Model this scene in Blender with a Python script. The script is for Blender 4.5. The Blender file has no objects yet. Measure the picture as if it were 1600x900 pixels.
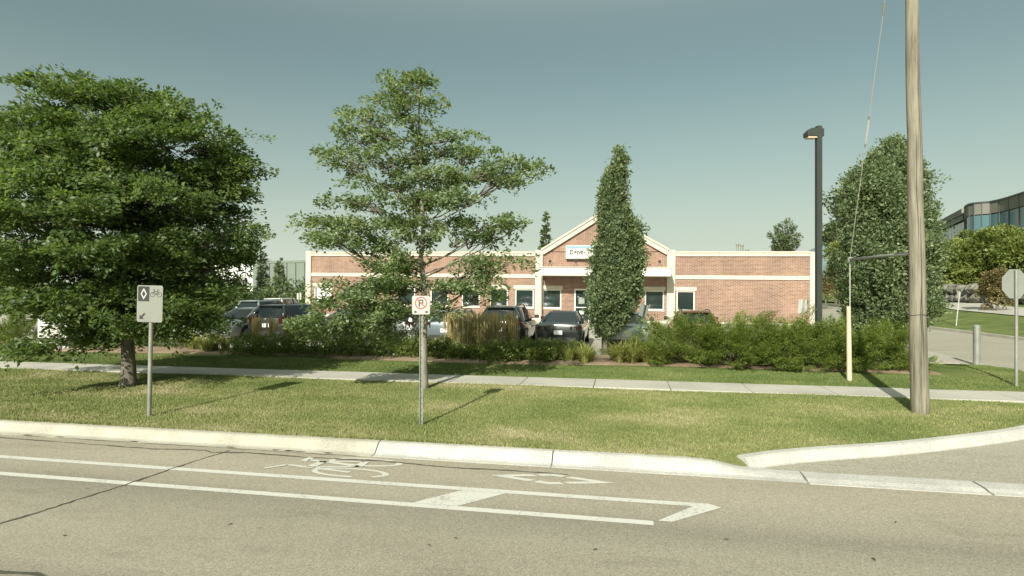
import bpy, math, random
import numpy as np
from mathutils import Vector, Matrix

random.seed(7)
RNG = np.random.default_rng(11)
sc = bpy.context.scene
C = sc.collection
R = math.radians

# ------------------------------------------------------------------ camera
F_PX = 900.0                      # focal length in pixels of the 1600 px wide photograph
TH = R(11.07)                     # the view is turned this far left of the road's normal
EYE = 2.5
cam_d = bpy.data.cameras.new("camera")
cam_d.sensor_width = 36.0
cam_d.lens = 36.0 * F_PX / 1600.0
cam_d.clip_start = 0.1
cam_d.clip_end = 6000
cam = bpy.data.objects.new("camera", cam_d)
cam.location = (0, 0, EYE)
cam.rotation_euler = (R(90), 0, TH)
C.objects.link(cam)
sc.camera = cam

# ------------------------------------------------------------------ sky, sun, exposure
SUN_EL = R(32.0)
SUN_AZ = R(10.0)                  # light travels towards +Y, turned this much towards +X
w = bpy.data.worlds.new("World")
sc.world = w
w.use_nodes = True
nt = w.node_tree
nt.nodes.clear()
out = nt.nodes.new("ShaderNodeOutputWorld")
bg = nt.nodes.new("ShaderNodeBackground")
sky = nt.nodes.new("ShaderNodeTexSky")
sky.sky_type = 'NISHITA'
sky.sun_disc = False
sky.sun_elevation = SUN_EL
sky.sun_rotation = math.pi + SUN_AZ
sky.air_density = 1.0
sky.dust_density = 3.2
sky.ozone_density = 1.0
hs = nt.nodes.new("ShaderNodeHueSaturation")
hs.inputs['Saturation'].default_value = 0.70
tint = nt.nodes.new("ShaderNodeMixRGB")
tint.blend_type = 'MULTIPLY'
tint.inputs['Fac'].default_value = 1.0
tint.inputs['Color2'].default_value = (0.71, 0.93, 0.78, 1)
bg.inputs['Strength'].default_value = 0.060
nt.links.new(sky.outputs[0], hs.inputs['Color'])
nt.links.new(hs.outputs[0], tint.inputs['Color1'])
# pale haze all round the horizon, thinning with height
tcw = nt.nodes.new("ShaderNodeTexCoord")
sepw = nt.nodes.new("ShaderNodeSeparateXYZ")
nt.links.new(tcw.outputs['Generated'], sepw.inputs[0])
hz_r = nt.nodes.new("ShaderNodeValToRGB")
hz_r.color_ramp.interpolation = 'B_SPLINE'
for el_, (p_, v_) in zip([hz_r.color_ramp.elements[0], hz_r.color_ramp.elements[1]] + [hz_r.color_ramp.elements.new(0.5) for _ in range(4)], ((0.0, 0.97), (1.0, 0.0), (0.08, 0.70), (0.17, 0.37), (0.30, 0.12), (0.45, 0.03))):
    el_.position = p_; el_.color = (v_, v_, v_, 1)
nt.links.new(sepw.outputs[2], hz_r.inputs[0])
haze = nt.nodes.new("ShaderNodeMixRGB")
haze.inputs['Color2'].default_value = (7.0, 7.7, 6.5, 1)
nt.links.new(hz_r.outputs[0], haze.inputs['Fac'])
nt.links.new(tint.outputs[0], haze.inputs['Color1'])
nt.links.new(haze.outputs[0], bg.inputs['Color'])
nt.links.new(bg.outputs[0], out.inputs['Surface'])

sun_d = bpy.data.lights.new("sun", 'SUN')
sun_d.energy = 4.2
sun_d.angle = R(0.55)
sun_d.color = (1.0, 0.95, 0.85)
sun = bpy.data.objects.new("sun", sun_d)
C.objects.link(sun)
_d = Vector((math.sin(SUN_AZ) * math.cos(SUN_EL), math.cos(SUN_AZ) * math.cos(SUN_EL), -math.sin(SUN_EL)))
sun.rotation_euler = _d.to_track_quat('-Z', 'Y').to_euler()
sun.location = (0, -20, 30)

sc.view_settings.view_transform = 'Standard'
sc.view_settings.look = 'None'
sc.view_settings.exposure = 0.82
sc.view_settings.gamma = 1.0

# ------------------------------------------------------------------ measuring helpers
CT, ST = math.cos(TH), math.sin(TH)
def xy(px, Z):
    """ground position of photo column px at depth Z"""
    u = (px - 800) / F_PX
    return (Z * (-ST + u * CT), Z * (CT + u * ST))
def zz(py, Z):
    return EYE - (py - 450) * Z / F_PX
def depth_of_row(py, z=0.0):
    return F_PX * (EYE - z) / (py - 450)
def on_y(px, Y):
    """X and depth where photo column px meets the plane at distance Y from the road line"""
    u = (px - 800) / F_PX
    Z = Y / (CT + u * ST)
    return Z * (-ST + u * CT), Z

# ------------------------------------------------------------------ object helpers
def props(o, label=None, cat=None, group=None, kind=None):
    if label: o["label"] = label
    if cat: o["category"] = cat
    if group: o["group"] = group
    if kind: o["kind"] = kind
    return o

def thing(name, label, cat, loc=(0, 0, 0), rot=(0, 0, 0), group=None):
    o = bpy.data.objects.new(name, None)
    o.empty_display_size = 0.3
    o.location = loc
    o.rotation_euler = rot
    C.objects.link(o)
    return props(o, label, cat, group)

def link(name, me, mat=None, parent=None, loc=None):
    o = bpy.data.objects.new(name, me)
    if mat is not None and len(me.materials) == 0:
        me.materials.append(mat)
    C.objects.link(o)
    if parent is not None: o.parent = parent
    if loc is not None: o.location = loc
    return o

def np_mesh(name, verts, faces, smooth=False):
    verts = np.asarray(verts, dtype=np.float32)
    faces = np.asarray(faces, dtype=np.int32)
    k = faces.shape[1]
    me = bpy.data.meshes.new(name)
    me.vertices.add(len(verts))
    me.vertices.foreach_set("co", verts.ravel())
    me.loops.add(faces.size)
    me.loops.foreach_set("vertex_index", faces.ravel())
    me.polygons.add(len(faces))
    me.polygons.foreach_set("loop_start", np.arange(0, faces.size, k, dtype=np.int32))
    if smooth:
        me.polygons.foreach_set("use_smooth", np.ones(len(faces), dtype=bool))
    me.update(calc_edges=True)
    return me

class MB:
    def __init__(s): s.v = []; s.f = []
    def add(s, vs, fs):
        b = len(s.v)
        s.v.extend([tuple(p) for p in vs])
        s.f.extend([tuple(i + b for i in f) for f in fs])
        return s
    def box(s, x0, x1, y0, y1, z0, z1):
        return s.add([(x0, y0, z0), (x1, y0, z0), (x1, y1, z0), (x0, y1, z0), (x0, y0, z1), (x1, y0, z1), (x1, y1, z1), (x0, y1, z1)],
                     [(0, 3, 2, 1), (4, 5, 6, 7), (0, 1, 5, 4), (1, 2, 6, 5), (2, 3, 7, 6), (3, 0, 4, 7)])
    def bbox(s, x0, x1, y0, y1, z0, z1, b=0.01):
        """box with chamfered edges"""
        rings = []
        for z, i in ((z0, b), (z0 + b, 0), (z1 - b, 0), (z1, b)):
            rings.append([(x0 + i + (b if i == 0 else 0), y0 + i, z), (x1 - i - (b if i == 0 else 0), y0 + i, z), (x1 - i, y0 + i + (b if i == 0 else 0), z), (x1 - i, y1 - i - (b if i == 0 else 0), z),
                          (x1 - i - (b if i == 0 else 0), y1 - i, z), (x0 + i + (b if i == 0 else 0), y1 - i, z), (x0 + i, y1 - i - (b if i == 0 else 0), z), (x0 + i, y0 + i + (b if i == 0 else 0), z)])
        vs = [p for r in rings for p in r]
        fs = []
        for k in range(3):
            for j in range(8):
                fs.append((k * 8 + j, k * 8 + (j + 1) % 8, k * 8 + 8 + (j + 1) % 8, k * 8 + 8 + j))
        fs.append(tuple(range(7, -1, -1))); fs.append(tuple(range(24, 32)))
        return s.add(vs, fs)
    def prism(s, poly, axis, a, b):
        """poly: 2D points, extruded along axis ('x','y','z') from a to b"""
        n = len(poly)
        def mk(p, t):
            if axis == 'x': return (t, p[0], p[1])
            if axis == 'y': return (p[0], t, p[1])
            return (p[0], p[1], t)
        vs = [mk(p, a) for p in poly] + [mk(p, b) for p in poly]
        fs = [tuple(range(n - 1, -1, -1)), tuple(range(n, 2 * n))]
        fs += [(i, (i + 1) % n, n + (i + 1) % n, n + i) for i in range(n)]
        return s.add(vs, fs)
    def tube(s, pts, rad, n=7, cap=True):
        pts = [Vector(p) for p in pts]
        if not hasattr(rad, '__len__'): rad = [rad] * len(pts)
        rings = []
        ref = None
        for i, p in enumerate(pts):
            t = (pts[min(i + 1, len(pts) - 1)] - pts[max(i - 1, 0)])
            if t.length < 1e-9: t = Vector((0, 0, 1))
            t.normalize()
            if ref is None:
                ref = Vector((1, 0, 0)) if abs(t.x) < 0.9 else Vector((0, 1, 0))
            a = (ref - t * ref.dot(t)).normalized()
            ref = a
            b = t.cross(a)
            rings.append([p + (a * math.cos(2 * math.pi * k / n) + b * math.sin(2 * math.pi * k / n)) * rad[i] for k in range(n)])
        vs = [q for r in rings for q in r]
        fs = []
        for i in range(len(pts) - 1):
            for k in range(n):
                fs.append((i * n + k, i * n + (k + 1) % n, (i + 1) * n + (k + 1) % n, (i + 1) * n + k))
        if cap:
            fs.append(tuple(range(n - 1, -1, -1)))
            m = (len(pts) - 1) * n
            fs.append(tuple(range(m, m + n)))
        return s.add(vs, fs)
    def build(s, name, mat, parent=None, off=(0, 0, 0), smooth=False, sharp=None):
        me = bpy.data.meshes.new(name)
        ox, oy, oz = off
        me.from_pydata([(x - ox, y - oy, z - oz) for x, y, z in s.v], [], s.f)
        me.update()
        if smooth:
            me.shade_smooth()
            if sharp: me.set_sharp_from_angle(angle=R(sharp))
        return link(name, me, mat, parent)

def quad_strip(pts, width):
    """flat strip polygon (list of quads) along 2D pts"""
    vs, fs = [], []
    for i, (x, y) in enumerate(pts):
        a = pts[max(i - 1, 0)]; b = pts[min(i + 1, len(pts) - 1)]
        dx, dy = b[0] - a[0], b[1] - a[1]
        l = math.hypot(dx, dy) or 1
        wd = width[i] if hasattr(width, '__len__') else width
        nx, ny = -dy / l * wd / 2, dx / l * wd / 2
        vs += [(x + nx, y + ny), (x - nx, y - ny)]
        if i: fs.append((2 * i - 2, 2 * i - 1, 2 * i + 1, 2 * i))
    return vs, fs

# ------------------------------------------------------------------ materials
def lin(r, g, b):
    f = lambda c: (c / 255 / 12.92) if c / 255 <= 0.04045 else ((c / 255 + 0.055) / 1.055) ** 2.4
    return (f(r), f(g), f(b))

def base_mat(name, color=(0.5, 0.5, 0.5), rough=0.8, metal=0.0, spec=0.5, coat=0.0):
    m = bpy.data.materials.new(name)
    m.use_nodes = True
    b = m.node_tree.nodes["Principled BSDF"]
    b.inputs['Base Color'].default_value = (*color, 1)
    b.inputs['Roughness'].default_value = rough
    b.inputs['Metallic'].default_value = metal
    b.inputs['Specular IOR Level'].default_value = spec
    b.inputs['Coat Weight'].default_value = coat
    b.inputs['Coat Roughness'].default_value = 0.05
    return m, m.node_tree, b

def ramp(nt, src, stops):
    r = nt.nodes.new("ShaderNodeValToRGB")
    e = r.color_ramp.elements
    while len(e) < len(stops): e.new(0.5)
    for el, (p, c) in zip(e, stops):
        el.position = p; el.color = (*c, 1) if len(c) == 3 else c
    nt.links.new(src, r.inputs[0])
    return r.outputs[0]

def noise(nt, vec, scale, detail=4, rough=0.55, dim='3D'):
    n = nt.nodes.new("ShaderNodeTexNoise")
    n.noise_dimensions = dim
    n.inputs['Scale'].default_value = scale
    n.inputs['Detail'].default_value = detail
    n.inputs['Roughness'].default_value = rough
    if vec is not None: nt.links.new(vec, n.inputs['Vector'])
    return n.outputs[0]

def mapping(nt, src, scale=(1, 1, 1), loc=(0, 0, 0)):
    m = nt.nodes.new("ShaderNodeMapping")
    m.inputs['Scale'].default_value = scale
    m.inputs['Location'].default_value = loc
    nt.links.new(src, m.inputs['Vector'])
    return m.outputs[0]

def pos(nt):
    g = nt.nodes.new("ShaderNodeNewGeometry")
    return g.outputs['Position']

def objco(nt):
    g = nt.nodes.new("ShaderNodeTexCoord")
    return g.outputs['Object']

def mix(nt, a, b, fac, mode='MIX'):
    n = nt.nodes.new("ShaderNodeMixRGB")
    n.blend_type = mode
    for s, v in ((n.inputs['Fac'], fac), (n.inputs['Color1'], a), (n.inputs['Color2'], b)):
        if hasattr(v, 'is_output'): nt.links.new(v, s)
        elif isinstance(v, tuple): s.default_value = (*v, 1) if len(v) == 3 else v
        else: s.default_value = v
    return n.outputs[0]

def bump(nt, b, h, dist=0.01, strength=0.5):
    n = nt.nodes.new("ShaderNodeBump")
    n.inputs['Distance'].default_value = dist
    n.inputs['Strength'].default_value = strength
    nt.links.new(h, n.inputs['Height'])
    nt.links.new(n.outputs[0], b.inputs['Normal'])

def speckled(name, c1, c2, scale_big=0.6, scale_fine=60, rough=0.9, fine=0.35, bmp=0.004, world=True, stretch=(1, 1, 1)):
    m, nt, b = base_mat(name, c1, rough)
    v = pos(nt) if world else objco(nt)
    v2 = mapping(nt, v, stretch)
    big = ramp(nt, noise(nt, v2, scale_big, 5), [(0.32, c1), (0.7, c2)])
    fn = noise(nt, v, scale_fine, 3, 0.7)
    fr = ramp(nt, fn, [(0.3, (1 - fine,) * 3), (0.7, (1 + fine * 0.6,) * 3)])
    nt.links.new(mix(nt, big, fr, 1.0, 'MULTIPLY'), b.inputs['Base Color'])
    if bmp: bump(nt, b, fn, bmp, 0.6)
    return m

M = {}
# asphalt with wheel-track bands running along the road, aggregate grain and stains
def asphalt(name, c1, c2, bands=True):
    m, nt, b = base_mat(name, c1, 0.92)
    p = pos(nt)
    big = noise(nt, mapping(nt, p, (0.10, 0.55, 1)), 1.0, 6, 0.6)
    col = ramp(nt, big, [(0.28, c1), (0.72, c2)])
    if bands:
        sep = nt.nodes.new("ShaderNodeSeparateXYZ"); nt.links.new(p, sep.inputs[0])
        wob = nt.nodes.new("ShaderNodeMath"); wob.operation = 'MULTIPLY_ADD'
        nt.links.new(noise(nt, mapping(nt, p, (0.25, 0.8, 1)), 1.0, 3), wob.inputs[0])
        wob.inputs[1].default_value = 0.35
        nt.links.new(sep.outputs[1], wob.inputs[2])
        mr = nt.nodes.new("ShaderNodeMapRange")
        mr.inputs['From Min'].default_value = 3.6; mr.inputs['From Max'].default_value = 8.6
        nt.links.new(wob.outputs[0], mr.inputs[0])
        # worn lane surface: darker in the lane, pale strip by the kerb
        band = ramp(nt, mr.outputs[0], [(0.0, (0.95, 0.95, 0.94)), (0.10, (0.74, 0.75, 0.75)), (0.2, (0.98, 0.98, 0.95)), (0.44, (0.95, 0.96, 0.93)), (0.55, (0.78, 0.785, 0.77)), (0.62, (0.99, 0.98, 0.96)), (0.8, (1.11, 1.09, 1.06)), (1.0, (1.05, 1.03, 1.0))])
        col = mix(nt, col, band, 1.0, 'MULTIPLY')
    stain = noise(nt, mapping(nt, p, (0.35, 1.1, 1), (3.7, 1.2, 0)), 1.3, 7, 0.72)
    col = mix(nt, col, ramp(nt, stain, [(0.30, (0.78, 0.78, 0.77)), (0.46, (1, 1, 1)), (0.62, (1, 1, 1)), (0.78, (1.13, 1.12, 1.1))]), 1.0, 'MULTIPLY')
    g = noise(nt, p, 55, 4, 0.75)
    gr = ramp(nt, g, [(0.28, (0.45, 0.45, 0.45)), (0.5, (1, 1, 1)), (0.72, (1.6, 1.58, 1.52))])
    col = mix(nt, col, gr, 1.0, 'MULTIPLY')
    vor = nt.nodes.new("ShaderNodeTexVoronoi"); vor.inputs['Scale'].default_value = 42
    nt.links.new(p, vor.inputs['Vector'])
    vc = ramp(nt, vor.outputs['Color'], [(0.0, (0.68, 0.68, 0.67)), (1.0, (1.32, 1.31, 1.28))])
    col = mix(nt, col, vc, 0.55, 'MULTIPLY')
    nt.links.new(col, b.inputs['Base Color'])
    bump(nt, b, g, 0.006, 0.5)
    return m
M['road'] = asphalt('asphalt_road', (0.228, 0.208, 0.163), (0.298, 0.274, 0.220))
M['drive'] = asphalt('asphalt_driveway', (0.25, 0.235, 0.185), (0.30, 0.285, 0.23), False)
M['lot'] = asphalt('asphalt_parking', (0.30, 0.285, 0.24), (0.38, 0.36, 0.30), False)
M['tar'] = speckled('crack_sealant', (0.055, 0.052, 0.035), (0.09, 0.085, 0.06), 4, 50, 0.8)
def paint_mat(name, col, under, wear=0.42):
    m, nt, b = base_mat(name, col, 0.75)
    p = pos(nt)
    n1 = noise(nt, p, 26, 5, 0.75)
    n2 = noise(nt, p, 2.2, 3)
    ad = nt.nodes.new("ShaderNodeMath"); ad.operation = 'MULTIPLY_ADD'
    nt.links.new(n2, ad.inputs[0]); ad.inputs[1].default_value = 0.45; nt.links.new(n1, ad.inputs[2])
    nt.links.new(mix(nt, under, col, ramp(nt, ad.outputs[0], [(wear + 0.06, (0, 0, 0)), (wear + 0.22, (1, 1, 1))])), b.inputs['Base Color'])
    return m
M['paint'] = paint_mat('road_paint_white', (0.51, 0.50, 0.45), (0.26, 0.25, 0.205), 0.47)
M['paint_worn'] = paint_mat('road_paint_worn', (0.50, 0.49, 0.43), (0.27, 0.26, 0.21), 0.45)
M['conc'] = speckled('concrete_slab', (0.34, 0.325, 0.28), (0.43, 0.41, 0.35), 0.9, 45, 0.92, 0.22)
M['curb'] = speckled('concrete_kerb_new', (0.37, 0.36, 0.325), (0.47, 0.46, 0.42), 2.4, 40, 0.9, 0.3)
M['curb_old'] = speckled('concrete_kerb_old', (0.31, 0.295, 0.24), (0.42, 0.40, 0.33), 1.4, 40, 0.92, 0.25)
M['stone'] = speckled('limestone_trim', (0.47, 0.425, 0.35), (0.54, 0.49, 0.41), 1.2, 20, 0.85, 0.10, world=False)
M['white'] = speckled('white_painted_metal', (0.56, 0.54, 0.48), (0.60, 0.585, 0.53), 0.8, 10, 0.6, 0.05, 0)

def lawn_color(nt):
    p = pos(nt)
    warp = mapping(nt, p, (0.55, 1.0, 1.0))
    a = noise(nt, warp, 0.75, 6, 0.62)
    col = ramp(nt, a, [(0.28, (0.110, 0.142, 0.046)), (0.42, (0.150, 0.175, 0.062)), (0.53, (0.192, 0.204, 0.084)), (0.61, (0.245, 0.236, 0.120)), (0.73, (0.36, 0.325, 0.21))])
    sep = nt.nodes.new("ShaderNodeSeparateXYZ"); nt.links.new(p, sep.inputs[0])
    # lusher, greener turf behind the pavement
    mr = nt.nodes.new("ShaderNodeMapRange")
    mr.inputs['From Min'].default_value = 13.0; mr.inputs['From Max'].default_value = 14.6
    nt.links.new(sep.outputs[1], mr.inputs[0])
    lush = ramp(nt, noise(nt, warp, 1.1, 4), [(0.35, (0.088, 0.124, 0.038)), (0.6, (0.136, 0.162, 0.056)), (0.8, (0.20, 0.20, 0.09))])
    col = mix(nt, col, lush, mr.outputs[0])
    f = noise(nt, p, 34, 3, 0.8)
    return mix(nt, col, ramp(nt, f, [(0.25, (0.62, 0.66, 0.6)), (0.5, (1, 1, 1)), (0.75, (1.4, 1.34, 1.25))]), 1.0, 'MULTIPLY'), f
m, nt_, b_ = base_mat('lawn_turf', (0.1, 0.12, 0.04), 0.95, spec=0.1)
c_, f_ = lawn_color(nt_)
nt_.links.new(c_, b_.inputs['Base Color']); bump(nt_, b_, f_, 0.03, 0.8)
M['lawn'] = m
m, nt_, b_ = base_mat('grass_blades', (0.1, 0.12, 0.04), 0.7, spec=0.2)
c_, f_ = lawn_color(nt_)
g_ = nt_.nodes.new("ShaderNodeNewGeometry")
rv = ramp(nt_, g_.outputs['Random Per Island'], [(0.0, (0.82, 0.86, 0.8)), (0.6, (1.1, 1.12, 1.05)), (1.0, (1.38, 1.32, 1.22))])
nt_.links.new(mix(nt_, c_, rv, 1.0, 'MULTIPLY'), b_.inputs['Base Color'])
M['blade'] = m
M['field'] = speckled('far_grass', (0.085, 0.11, 0.035), (0.14, 0.155, 0.06), 0.15, 8, 0.95, 0.3)
M['mulch'] = speckled('bark_mulch', (0.20, 0.135, 0.085), (0.32, 0.24, 0.16), 1.5, 40, 0.95, 0.5, 0.03)
M['hill'] = speckled('haze_tinted_wooded_hill', (0.12, 0.17, 0.17), (0.15, 0.20, 0.19), 0.01, 0.1, 0.95, 0.2, 0)  # bluish distance haze is mixed into the hill's own colour

def foliage(name, dark, mid, light, trans=0.35, rough=0.45, spec=0.4, nscale=1.2):
    m, nt, b = base_mat(name, mid, rough, spec=spec)
    g = nt.nodes.new("ShaderNodeNewGeometry")
    a = ramp(nt, g.outputs['Random Per Island'], [(0.0, dark), (0.55, mid), (1.0, light)])
    n = ramp(nt, noise(nt, g.outputs['Position'], nscale, 3), [(0.3, (0.78, 0.84, 0.8)), (0.7, (1.2, 1.15, 1.05))])
    col = mix(nt, a, n, 1.0, 'MULTIPLY')
    nt.links.new(col, b.inputs['Base Color'])
    t = nt.nodes.new("ShaderNodeBsdfTranslucent")
    tc = mix(nt, col, (1.15, 1.25, 0.55), 1.0, 'MULTIPLY')
    nt.links.new(tc, t.inputs['Color'])
    ms = nt.nodes.new("ShaderNodeMixShader")
    ms.inputs[0].default_value = trans
    nt.links.new(b.outputs[0], ms.inputs[1]); nt.links.new(t.outputs[0], ms.inputs[2])
    nt.links.new(ms.outputs[0], nt.nodes["Material Output"].inputs['Surface'])
    return m
M['leaf_elm'] = foliage('leaf_dark_green', (0.070, 0.118, 0.044), (0.120, 0.176, 0.064), (0.215, 0.258, 0.105), 0.52)
M['leaf_pear'] = foliage('leaf_silvery_green', (0.110, 0.168, 0.078), (0.185, 0.245, 0.118), (0.32, 0.365, 0.21), 0.45)
M['leaf_oak'] = foliage('leaf_oak_green', (0.070, 0.115, 0.055), (0.150, 0.198, 0.098), (0.33, 0.37, 0.22), 0.42)
M['leaf_far'] = foliage('leaf_far_green', (0.080, 0.122, 0.058), (0.125, 0.168, 0.080), (0.19, 0.22, 0.11), 0.35, nscale=0.5)
M['leaf_lime'] = foliage('leaf_yellow_green', (0.12, 0.165, 0.048), (0.185, 0.225, 0.068), (0.27, 0.29, 0.10), 0.4, nscale=0.5)
M['leaf_rust'] = foliage('leaf_rusty', (0.14, 0.105, 0.05), (0.21, 0.165, 0.08), (0.25, 0.23, 0.11), 0.3)
M['juniper'] = foliage('juniper_needles', (0.110, 0.155, 0.034), (0.168, 0.220, 0.050), (0.25, 0.30, 0.078), 0.35, 0.6, 0.2, 3.0)
M['lily'] = foliage('daylily_leaf', (0.17, 0.20, 0.05), (0.27, 0.28, 0.085), (0.38, 0.36, 0.15), 0.35, 0.5)
M['shrub'] = foliage('low_shrub_leaf', (0.075, 0.11, 0.026), (0.13, 0.165, 0.042), (0.20, 0.235, 0.07), 0.3)
M['reed'] = foliage('reed_grass_blade', (0.17, 0.17, 0.06), (0.28, 0.25, 0.105), (0.38, 0.33, 0.16), 0.4, 0.7, 0.2)
M['plume'] = foliage('reed_grass_plume', (0.46, 0.38, 0.21), (0.60, 0.50, 0.31), (0.70, 0.60, 0.40), 0.4, 0.9, 0.1)
M['spruce'] = foliage('spruce_needles', (0.045, 0.068, 0.038), (0.070, 0.095, 0.050), (0.10, 0.125, 0.065), 0.1)

def bark(name, c1, c2, zs=0.18, sc_=14):
    m, nt, b = base_mat(name, c1, 0.95, spec=0.15)
    v = mapping(nt, pos(nt), (1, 1, zs))
    n = noise(nt, v, sc_, 5, 0.7)
    nt.links.new(ramp(nt, n, [(0.3, c1), (0.7, c2)]), b.inputs['Base Color'])
    bump(nt, b, n, 0.02, 0.8)
    return m
M['bark'] = bark('bark_grey_brown', (0.075, 0.068, 0.05), (0.20, 0.18, 0.14))
M['bark_pale'] = bark('bark_pale', (0.13, 0.115, 0.09), (0.30, 0.27, 0.21))
# weathered pole timber: long vertical grain, dark checks and knots
m, nt_, b_ = base_mat('weathered_pole_timber', (0.3, 0.26, 0.2), 0.9, spec=0.2)
v_ = objco(nt_)
n1 = noise(nt_, mapping(nt_, v_, (1, 1, 0.05)), 26, 6, 0.7)
n2 = noise(nt_, mapping(nt_, v_, (1, 1, 0.35)), 3.0, 3)
n3 = noise(nt_, mapping(nt_, v_, (1, 1, 0.022)), 11, 2, 0.5)
c_ = ramp(nt_, n1, [(0.28, (0.075, 0.067, 0.05)), (0.45, (0.19, 0.175, 0.135)), (0.75, (0.31, 0.29, 0.23))])
c_ = mix(nt_, c_, ramp(nt_, n2, [(0.3, (0.75, 0.75, 0.72)), (0.7, (1.15, 1.13, 1.1))]), 1.0, 'MULTIPLY')
c_ = mix(nt_, c_, ramp(nt_, n3, [(0.30, (0.35, 0.33, 0.30)), (0.37, (1, 1, 1))]), 1.0, 'MULTIPLY')
nt_.links.new(c_, b_.inputs['Base Color']); bump(nt_, b_, n1, 0.012, 0.9)
M['pole'] = m

# brickwork: courses 86 mm high in running bond
m, nt_, b_ = base_mat('brown_red_brick', (0.3, 0.15, 0.1), 0.9, spec=0.2)
v_ = objco(nt_)
sep = nt_.nodes.new("ShaderNodeSeparateXYZ"); nt_.links.new(v_, sep.inputs[0])
cmb = nt_.nodes.new("ShaderNodeCombineXYZ")
ad = nt_.nodes.new("ShaderNodeMath"); ad.operation = 'ADD'
nt_.links.new(sep.outputs[0], ad.inputs[0]); nt_.links.new(sep.outputs[1], ad.inputs[1])
nt_.links.new(ad.outputs[0], cmb.inputs[0]); nt_.links.new(sep.outputs[2], cmb.inputs[1])
bt = nt_.nodes.new("ShaderNodeTexBrick")
nt_.links.new(cmb.outputs[0], bt.inputs['Vector'])
bt.inputs['Scale'].default_value = 1.0
bt.inputs['Brick Width'].default_value = 0.30
bt.inputs['Row Height'].default_value = 0.0865
bt.inputs['Mortar Size'].default_value = 0.010
bt.inputs['Mortar Smooth'].default_value = 0.2
bt.inputs['Bias'].default_value = 0.0
bt.inputs['Color1'].default_value = (0.20, 0.104, 0.078, 1)
bt.inputs['Color2'].default_value = (0.278, 0.162, 0.122, 1)
bt.inputs['Mortar'].default_value = (0.40, 0.35, 0.27, 1)
c_ = mix(nt_, bt.outputs['Color'], ramp(nt_, noise(nt_, v_, 0.5, 4), [(0.3, (0.82, 0.82, 0.84)), (0.7, (1.12, 1.10, 1.06))]), 1.0, 'MULTIPLY')
c_ = mix(nt_, c_, ramp(nt_, noise(nt_, mapping(nt_, v_, (1, 1, 0.15)), 2.2, 4), [(0.35, (0.92, 0.92, 0.92)), (0.55, (1, 1, 1))]), 1.0, 'MULTIPLY')
nt_.links.new(c_, b_.inputs['Base Color']); bump(nt_, b_, bt.outputs['Fac'], -0.008, 0.6)
M['brick'] = m

def glass_dark(name, col, rough=0.06):
    m, nt, b = base_mat(name, col, rough, spec=0.6)
    bump(nt, b, noise(nt, objco(nt), 0.8, 2), 0.02, 0.12)
    return m
M['glass'] = glass_dark('window_glass', (0.018, 0.030, 0.026))
M['carglass'] = glass_dark('car_glass', (0.012, 0.018, 0.020), 0.04)
M['teal_glass'] = glass_dark('teal_curtain_glass', (0.075, 0.150, 0.165), 0.15)
M['frame'] = base_mat('window_frame', (0.66, 0.63, 0.56), 0.6)[0]
M['blind'] = speckled('window_blind', (0.66, 0.66, 0.62), (0.74, 0.74, 0.70), 3, 30, 0.8, 0.05, 0)
M['dark_metal'] = base_mat('dark_bronze_metal', (0.045, 0.052, 0.045), 0.5, 0.3)[0]
M['lamp_metal'] = speckled('lamp_post_paint', (0.022, 0.028, 0.024), (0.03, 0.036, 0.03), 1.5, 20, 0.6, 0.1, 0)
M['lamp_lens'] = base_mat('lamp_lens', (0.62, 0.50, 0.34), 0.4)[0]
M['galv'] = speckled('galvanised_steel', (0.22, 0.23, 0.20), (0.32, 0.32, 0.28), 3, 40, 0.5, 0.12, 0)
M['galv'].node_tree.nodes['Principled BSDF'].inputs['Metallic'].default_value = 0.35
M['sign_back'] = speckled('sign_back_aluminium', (0.20, 0.215, 0.19), (0.24, 0.25, 0.22), 2, 30, 0.55, 0.06, 0)
M['sign_grey'] = speckled('reflective_sheeting_grey', (0.19, 0.20, 0.17), (0.22, 0.225, 0.19), 4, 60, 0.5, 0.12, 0)
M['sign_white'] = speckled('reflective_sheeting_white', (0.38, 0.38, 0.345), (0.43, 0.43, 0.39), 4, 60, 0.5, 0.08, 0)
M['black'] = base_mat('sign_black', (0.02, 0.022, 0.02), 0.6)[0]
M['red'] = base_mat('sign_red', (0.42, 0.09, 0.085), 0.6)[0]
M['post_green'] = speckled('sign_post_steel', (0.16, 0.18, 0.15), (0.24, 0.26, 0.22), 3, 40, 0.55, 0.15, 0)
M['guard'] = speckled('pale_yellow_guard', (0.47, 0.42, 0.29), (0.52, 0.47, 0.34), 3, 25, 0.6, 0.08, 0)
M['wire'] = base_mat('guy_wire', (0.45, 0.45, 0.40), 0.5, 0.4)[0]
M['blue'] = base_mat('sign_blue', (0.17, 0.28, 0.36), 0.5)[0]
M['grey_text'] = base_mat('sign_grey_text', (0.42, 0.45, 0.45), 0.6)[0]
M['rubber'] = base_mat('tyre_rubber', (0.018, 0.018, 0.018), 0.85)[0]
M['rim'] = base_mat('alloy_rim', (0.42, 0.42, 0.42), 0.35, 0.8)[0]
M['tail'] = base_mat('tail_light_red', (0.035, 0.006, 0.006), 0.15, 0, 0.5, 0.6)[0]
M['lens'] = base_mat('head_light_lens', (0.55, 0.57, 0.57), 0.12)[0]
M['plate'] = base_mat('number_plate', (0.66, 0.67, 0.66), 0.5)[0]
M['trim'] = base_mat('black_plastic_trim', (0.02, 0.021, 0.02), 0.6)[0]
M['rock'] = speckled('dark_boulder', (0.10, 0.098, 0.08), (0.26, 0.245, 0.20), 1.2, 12, 0.95, 0.3, 0.05)
M['shed'] = speckled('grey_green_metal_cladding', (0.135, 0.165, 0.135), (0.155, 0.185, 0.15), 0.1, 2, 0.7, 0.05, 0)
M['shed_white'] = base_mat('white_cladding', (0.72, 0.72, 0.68), 0.7)[0]
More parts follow.
